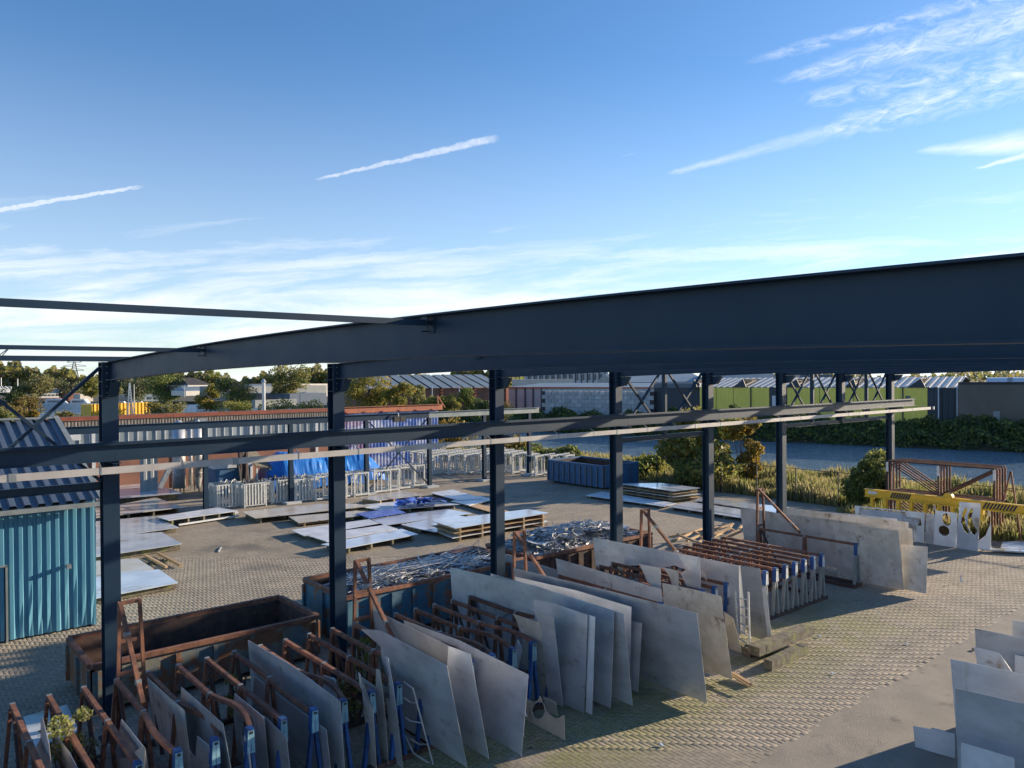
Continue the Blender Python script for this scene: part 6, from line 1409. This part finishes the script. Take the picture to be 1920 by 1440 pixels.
lattice(140, 678, 722, 520, 3.2, 'tall grey electricity pylon on the wooded horizon')
lattice(243, 718, 780, 112, .35, 'slim lattice mast left of the pale pole', 'mast', False, 'silo', 12)
for (u, v0, vb, Z, lb, mt, rr) in ((251, 721, 775, 112, 'pale round pole beside the lattice mast', 'silo', .08), (2, 708, 726, 300, 'thin pole at the left edge over the far trees', 'silo', .2), (33, 710, 726, 300, 'second thin pole over the far trees', 'silo', .2), (345, 722, 745, 150, 'street lamp pole before the dark roofed house', 'zinc', .08), (562, 737, 770, 105, 'thin lamp pole before the low blue shed', 'zinc', .07), (810, 722, 755, 120, 'left lamp pole before the brick warehouse', 'boat_white', .09), (861, 722, 750, 120, 'right lamp pole before the brick warehouse', 'boat_white', .09), (221, 723, 742, 230, 'thin pole beside the first column', 'zinc', .1)):
    p = PZ(u, 710, Z); m = MB(); m.cyl((p.x, p.y, PZ(u, vb, Z).z), (p.x, p.y, PZ(u, v0, Z).z), rr, rr * .7, 6)
    if 'lamp' in lb: q = PZ(u, v0, Z); m.bar(q, q + r0 * .9 + Vector((0, 0, .15)), .12, .08)
    tag(m.build('pole', mt), lb, 'pole')
# crane jib at the left edge
p0, p1 = PZ(-10, 672, 300), PZ(18, 652, 300); m = MB(); m.bar(p0, p1, .3); m.bar(p0 + Vector((0, 0, -2.2)), p1, .3)
for k in range(6): f = k / 6; m.bar(p0.lerp(p1, f), (p0 + Vector((0, 0, -2.2))).lerp(p1, f + .1), .12)
m.bar(Vector((p0.x, p0.y, 1)), p0, .6); tag(m.build('harbour_crane', 'zinc'), 'slanting lattice crane jib at the left edge of the sky', 'crane')
# boats
def boat(u, vb, Z, L, label, cabin=True, mt='boat_white', cov=None):
    p = PZ(u, 720, Z); p.z = -1; t = thing('boat', label, 'boat', p, 'boats moored in the harbour'); m = MB(); n = 8; hw = L * .13
    pr = [(-.5, .7, .0), (-.3, 1, 0), (0, 1, 0), (.3, .8, .1), (.5, .04, .3)]
    D = lambda s_, w_, z: p + r0 * (s_ * L) + F0 * (w_ * hw) + Vector((0, 0, z))
    for (s0, w0, e0), (s1, w1, e1) in zip(pr, pr[1:]):
        h = L * .12; m.hexa([D(s0, -w0 * .7, -.1), D(s1, -w1 * .7, -.1), D(s1, w1 * .7, -.1), D(s0, w0 * .7, -.1), D(s0, -w0, h + e0), D(s1, -w1, h + e1 * L * .1), D(s1, w1, h + e1 * L * .1), D(s0, w0, h + e0)])
    m.build('hull', mt, t)
    if cabin:
        m = MB(); h = L * .12; m.hexa([D(-.3, -.6, h + .02), D(.15, -.6, h + .02), D(.15, .6, h + .02), D(-.3, .6, h + .02), D(-.27, -.5, h * 1.9), D(.05, -.5, h * 1.9), D(.05, .5, h * 1.9), D(-.27, .5, h * 1.9)]); m.build('cabin', cov or 'boat_white', t)
        m = MB(); m.hexa([D(-.25, -.62, h * 1.2), D(.06, -.62, h * 1.2), D(.06, -.58, h * 1.2), D(-.25, -.58, h * 1.2), D(-.24, -.60, h * 1.6), D(.03, -.60, h * 1.6), D(.03, -.56, h * 1.6), D(-.24, -.56, h * 1.6)]); m.build('window', 'glass', t)
    return t
boat(112, 760, 228, 13, 'boat under a big white cover across the harbour', True, 'boat_white', 'boat_white'); boat(156, 758, 232, 12, 'long low white boat left of the first column'); boat(78, 760, 235, 12, 'dark hulled boat beside the covered one', True, 'wall_dark', 'dark'); boat(60, 752, 240, 9, 'small white boat at the quay on the left'); boat(262, 757, 225, 9, 'small boat behind the yellow container', True); boat(300, 757, 220, 8, 'small boat right of the yellow container', False)
boat(230, 756, 236, 8, 'small boat with a white tent cover behind the masts', True, 'wall_dark', 'boat_white')
# parked cars by the harbour
def car(u, v, Z, label, mt):
    p = G(u, v); p = PZ(u, v, Z); p.z = 0; t = thing('parked_car', label, 'car', p, 'cars parked by the harbour'); D = lambda s_, w_, z: p + r0 * s_ + F0 * w_ + Vector((0, 0, z))
    m = MB(); m.hexa([D(-2.1, -.85, .3), D(2.1, -.85, .3), D(2.1, .85, .3), D(-2.1, .85, .3), D(-2.05, -.85, .85), D(2.0, -.85, .75), D(2.0, .85, .75), D(-2.05, .85, .85)])
    m.hexa([D(-1.7, -.8, .852), D(1.1, -.8, .8), D(1.1, .8, .8), D(-1.7, .8, .852), D(-1.2, -.65, 1.42), D(.4, -.65, 1.42), D(.4, .65, 1.42), D(-1.2, .65, 1.42)]); m.build('body', mt, t)
    m = MB(); m.hexa([D(-1.35, -.79, .95), D(.75, -.79, .95), D(.7, -.75, .95), D(-1.3, -.75, .95), D(-1.1, -.70, 1.33), D(.35, -.70, 1.33), D(.35, -.66, 1.33), D(-1.1, -.66, 1.33)]); m.build('window', 'glass', t)
    for s_ in (-1.35, 1.35):
        for w_ in (-.84, .84): m = MB(); m.cyl(D(s_, w_, .32), D(s_, w_ * .8, .32), .32, n=10); m.build('wheel', 'dark', t)
car(66, 772, 130, 'dark parked car behind the yellow bush', 'car_paint'); car(28, 782, 118, 'white parked car at the left edge behind the shed roof', 'boat_white'); car(104, 777, 124, 'dark parked car right of the brace crossing', 'car_paint'); car(48, 768, 138, 'grey parked car farther back by the harbour', 'trim')
# ---------------------------------------------------------------- trees
def tz(u, v, Z): p = PZ(u, v, Z); return p
def treepx(u, vt, vb, wpx, Z, label, mats, n=2600, clumps=16, leafpx=2.6, low=.2, cl=.36, grp=None, bush_=False):
    top = PZ(u, vt, Z); bot = PZ(u, vb, Z); h = top.z - bot.z; w_ = wpx / 1440 * Z
    return tree((bot.x, bot.y, bot.z), w_, h * 1.05, n, leafpx / 1440 * Z, label, mats, clumps, low=low, cl=cl, grp=grp) if not bush_ else None
def tree_(*a, **k): pass
_tree = tree
def tree(base, w, h, n, leaf, label, mats, clumps, low=.25, cl=.34, grp=None): return _tree(base, w, h, n, leaf, label, mats, clumps, low=low, cl=cl, group=grp, seed=int(abs(base[0] * 3 + base[1] * 5)))
T = [
 (536, 681, 757, 88, 125, 'broad round crowned tree left of the second column', ['leaf_green', 'leaf_olive', 'leaf_far'], 6500, 26, 2.6, .18, .32),
 (435, 713, 766, 84, 122, 'dense green tree before the grey hall', ['leaf_green', 'leaf_far'], 5500, 20, 2.6, .08, .40),
 (395, 722, 768, 60, 128, 'yellow green bushy tree left of the dense green one', ['leaf_olive', 'leaf_gold', 'leaf_green'], 3500, 14, 2.5, .08, .42),
 (312, 700, 750, 80, 215, 'tall dark tree in front of the hipped roof', ['leaf_dark', 'leaf_green'], 4200, 20, 2.4, .05, .40),
 (262, 706, 750, 62, 225, 'dark tree right of the first column', ['leaf_dark', 'leaf_far'], 3200, 16, 2.4, .05, .42),
 (210, 704, 745, 40, 232, 'tree directly behind the first column', ['leaf_far', 'leaf_green'], 1800, 12, 2.4, .05, .42),
 (172, 702, 745, 42, 236, 'green yellow tree left of the first column', ['leaf_olive', 'leaf_green'], 2400, 14, 2.4, .05, .42),
 (75, 704, 738, 62, 250, 'rounded olive tree above the white terrace', ['leaf_olive', 'leaf_far', 'leaf_pale'], 3000, 16, 2.4, .05, .42),
 (30, 722, 750, 56, 245, 'dark low tree at the left across the water', ['leaf_dark'], 2200, 12, 2.4, .05, .45),
 (125, 716, 745, 50, 256, 'dark green tree behind the gables', ['leaf_far', 'leaf_dark'], 2200, 12, 2.4, .05, .42),
 (310, 752, 785, 74, 70, 'pale feathery shrub sticking up behind the workshop roof', ['leaf_pale', 'leaf_olive'], 3400, 20, 2.2, .15, .30),
 (692, 705, 772, 86, 108, 'large golden olive bush right of the second column', ['leaf_olive', 'leaf_gold', 'leaf_green'], 7000, 22, 2.6, .03, .42),
 (748, 714, 772, 62, 106, 'golden green bush in front of the warehouse gable', ['leaf_olive', 'leaf_green', 'leaf_gold'], 4500, 16, 2.6, .03, .42),
 (776, 724, 768, 46, 112, 'green bush at the warehouse wall', ['leaf_green', 'leaf_far'], 2600, 12, 2.6, .03, .45),
 (806, 742, 772, 44, 104, 'low bright green bush left of the conifer', ['leaf_green', 'leaf_olive'], 2200, 12, 2.6, .03, .45),
 (845, 742, 775, 46, 104, 'low green bush between two lamp poles', ['leaf_green', 'leaf_olive'], 2200, 12, 2.6, .03, .45),
 (878, 729, 775, 42, 106, 'dark conical tree left of the third column', ['leaf_dark', 'leaf_green'], 3000, 14, 2.5, .03, .40),
 (905, 750, 782, 50, 103, 'dark shrub behind the third column', ['leaf_dark'], 2000, 12, 2.6, .03, .45),
 (18, 748, 812, 80, 95, 'yellow brown bush at the left edge above the shed roof', ['leaf_brown', 'leaf_olive'], 4000, 18, 2.6, .03, .42),
 (45, 742, 790, 60, 110, 'brownish bare topped bush by the water', ['leaf_brown', 'leaf_olive'], 2600, 14, 2.4, .05, .40),
 (5, 765, 800, 46, 84, 'bright green bush in the left corner above the shed', ['leaf_green', 'leaf_pale'], 2400, 12, 2.6, .03, .45),
 (58, 770, 800, 30, 88, 'small golden bush behind the bracing', ['leaf_gold'], 1600, 10, 2.6, .03, .45),
 (120, 776, 800, 60, 90, 'low dry bush left of the first column', ['leaf_brown', 'leaf_olive', 'leaf_dark'], 2400, 14, 2.6, .03, .45),
 (450, 756, 775, 60, 104, 'low hedge in front of the grey hall', ['leaf_green', 'leaf_olive'], 1800, 12, 2.6, .03, .5),
 (520, 757, 776, 70, 104, 'reedy green hedge right of the chimney pipe', ['leaf_green', 'leaf_pale'], 1800, 12, 2.6, .03, .5),
 (585, 757, 772, 60, 104, 'low mixed hedge before the low blue shed', ['leaf_olive', 'leaf_green'], 1500, 12, 2.6, .03, .5),
 (935, 752, 800, 70, 112, 'brown bramble mound right of the third column', ['leaf_brown', 'leaf_dark'], 2400, 14, 2.5, .03, .45),
 (1378, 760, 775, 22, 96, 'small dark shrub before the green wall', ['leaf_dark'], 700, 8, 2.5, .03, .5),
]
for (u, vt, vb, w_, Z, lb, mt, n, cl_, lp_, low, cl2) in T: treepx(u, vt, vb, w_, Z, lb, mt, n, cl_, lp_, low, cl2)
# wooded ridge on the horizon
N = 46000; uu = r.uniform(-500, 2400, N); uu = np.where(r.random(N) < .75, r.uniform(-150, 960, N), uu)
Z = r.uniform(395, 470, N)
prof = 11.3 + 2.6 * np.sin(uu * .021 + 1) + 1.8 * np.sin(uu * .067) + 1.2 * np.sin(uu * .19 + 2) + np.where(uu < 240, 1.2, -1.6) + np.where(uu > 960, -2.5, 0)
cl = np.sin(uu * .8 + Z * .4) * .6 + np.sin(uu * .37 + 1) * .9
zz = 1.5 + (prof + cl - 1.5) * (r.random(N) ** .55)
D = np.array([[*(F0 + r0 * ((q - 960) / 1440))] for q in uu])
P = D * Z[:, None]; P[:, 2] = zz
tag(cards('forest', P, 1.9 * (.6 + .8 * r.random(N)), ['leaf_far', 'leaf_far', 'leaf_green', 'leaf_olive'], seed=12), 'wooded ridge along the horizon', 'forest', kind='stuff')
n_ = sum(len(o.data.polygons) for o in bpy.data.objects if o.type == 'MESH'); print('objects', len(bpy.data.objects), 'polys', n_)
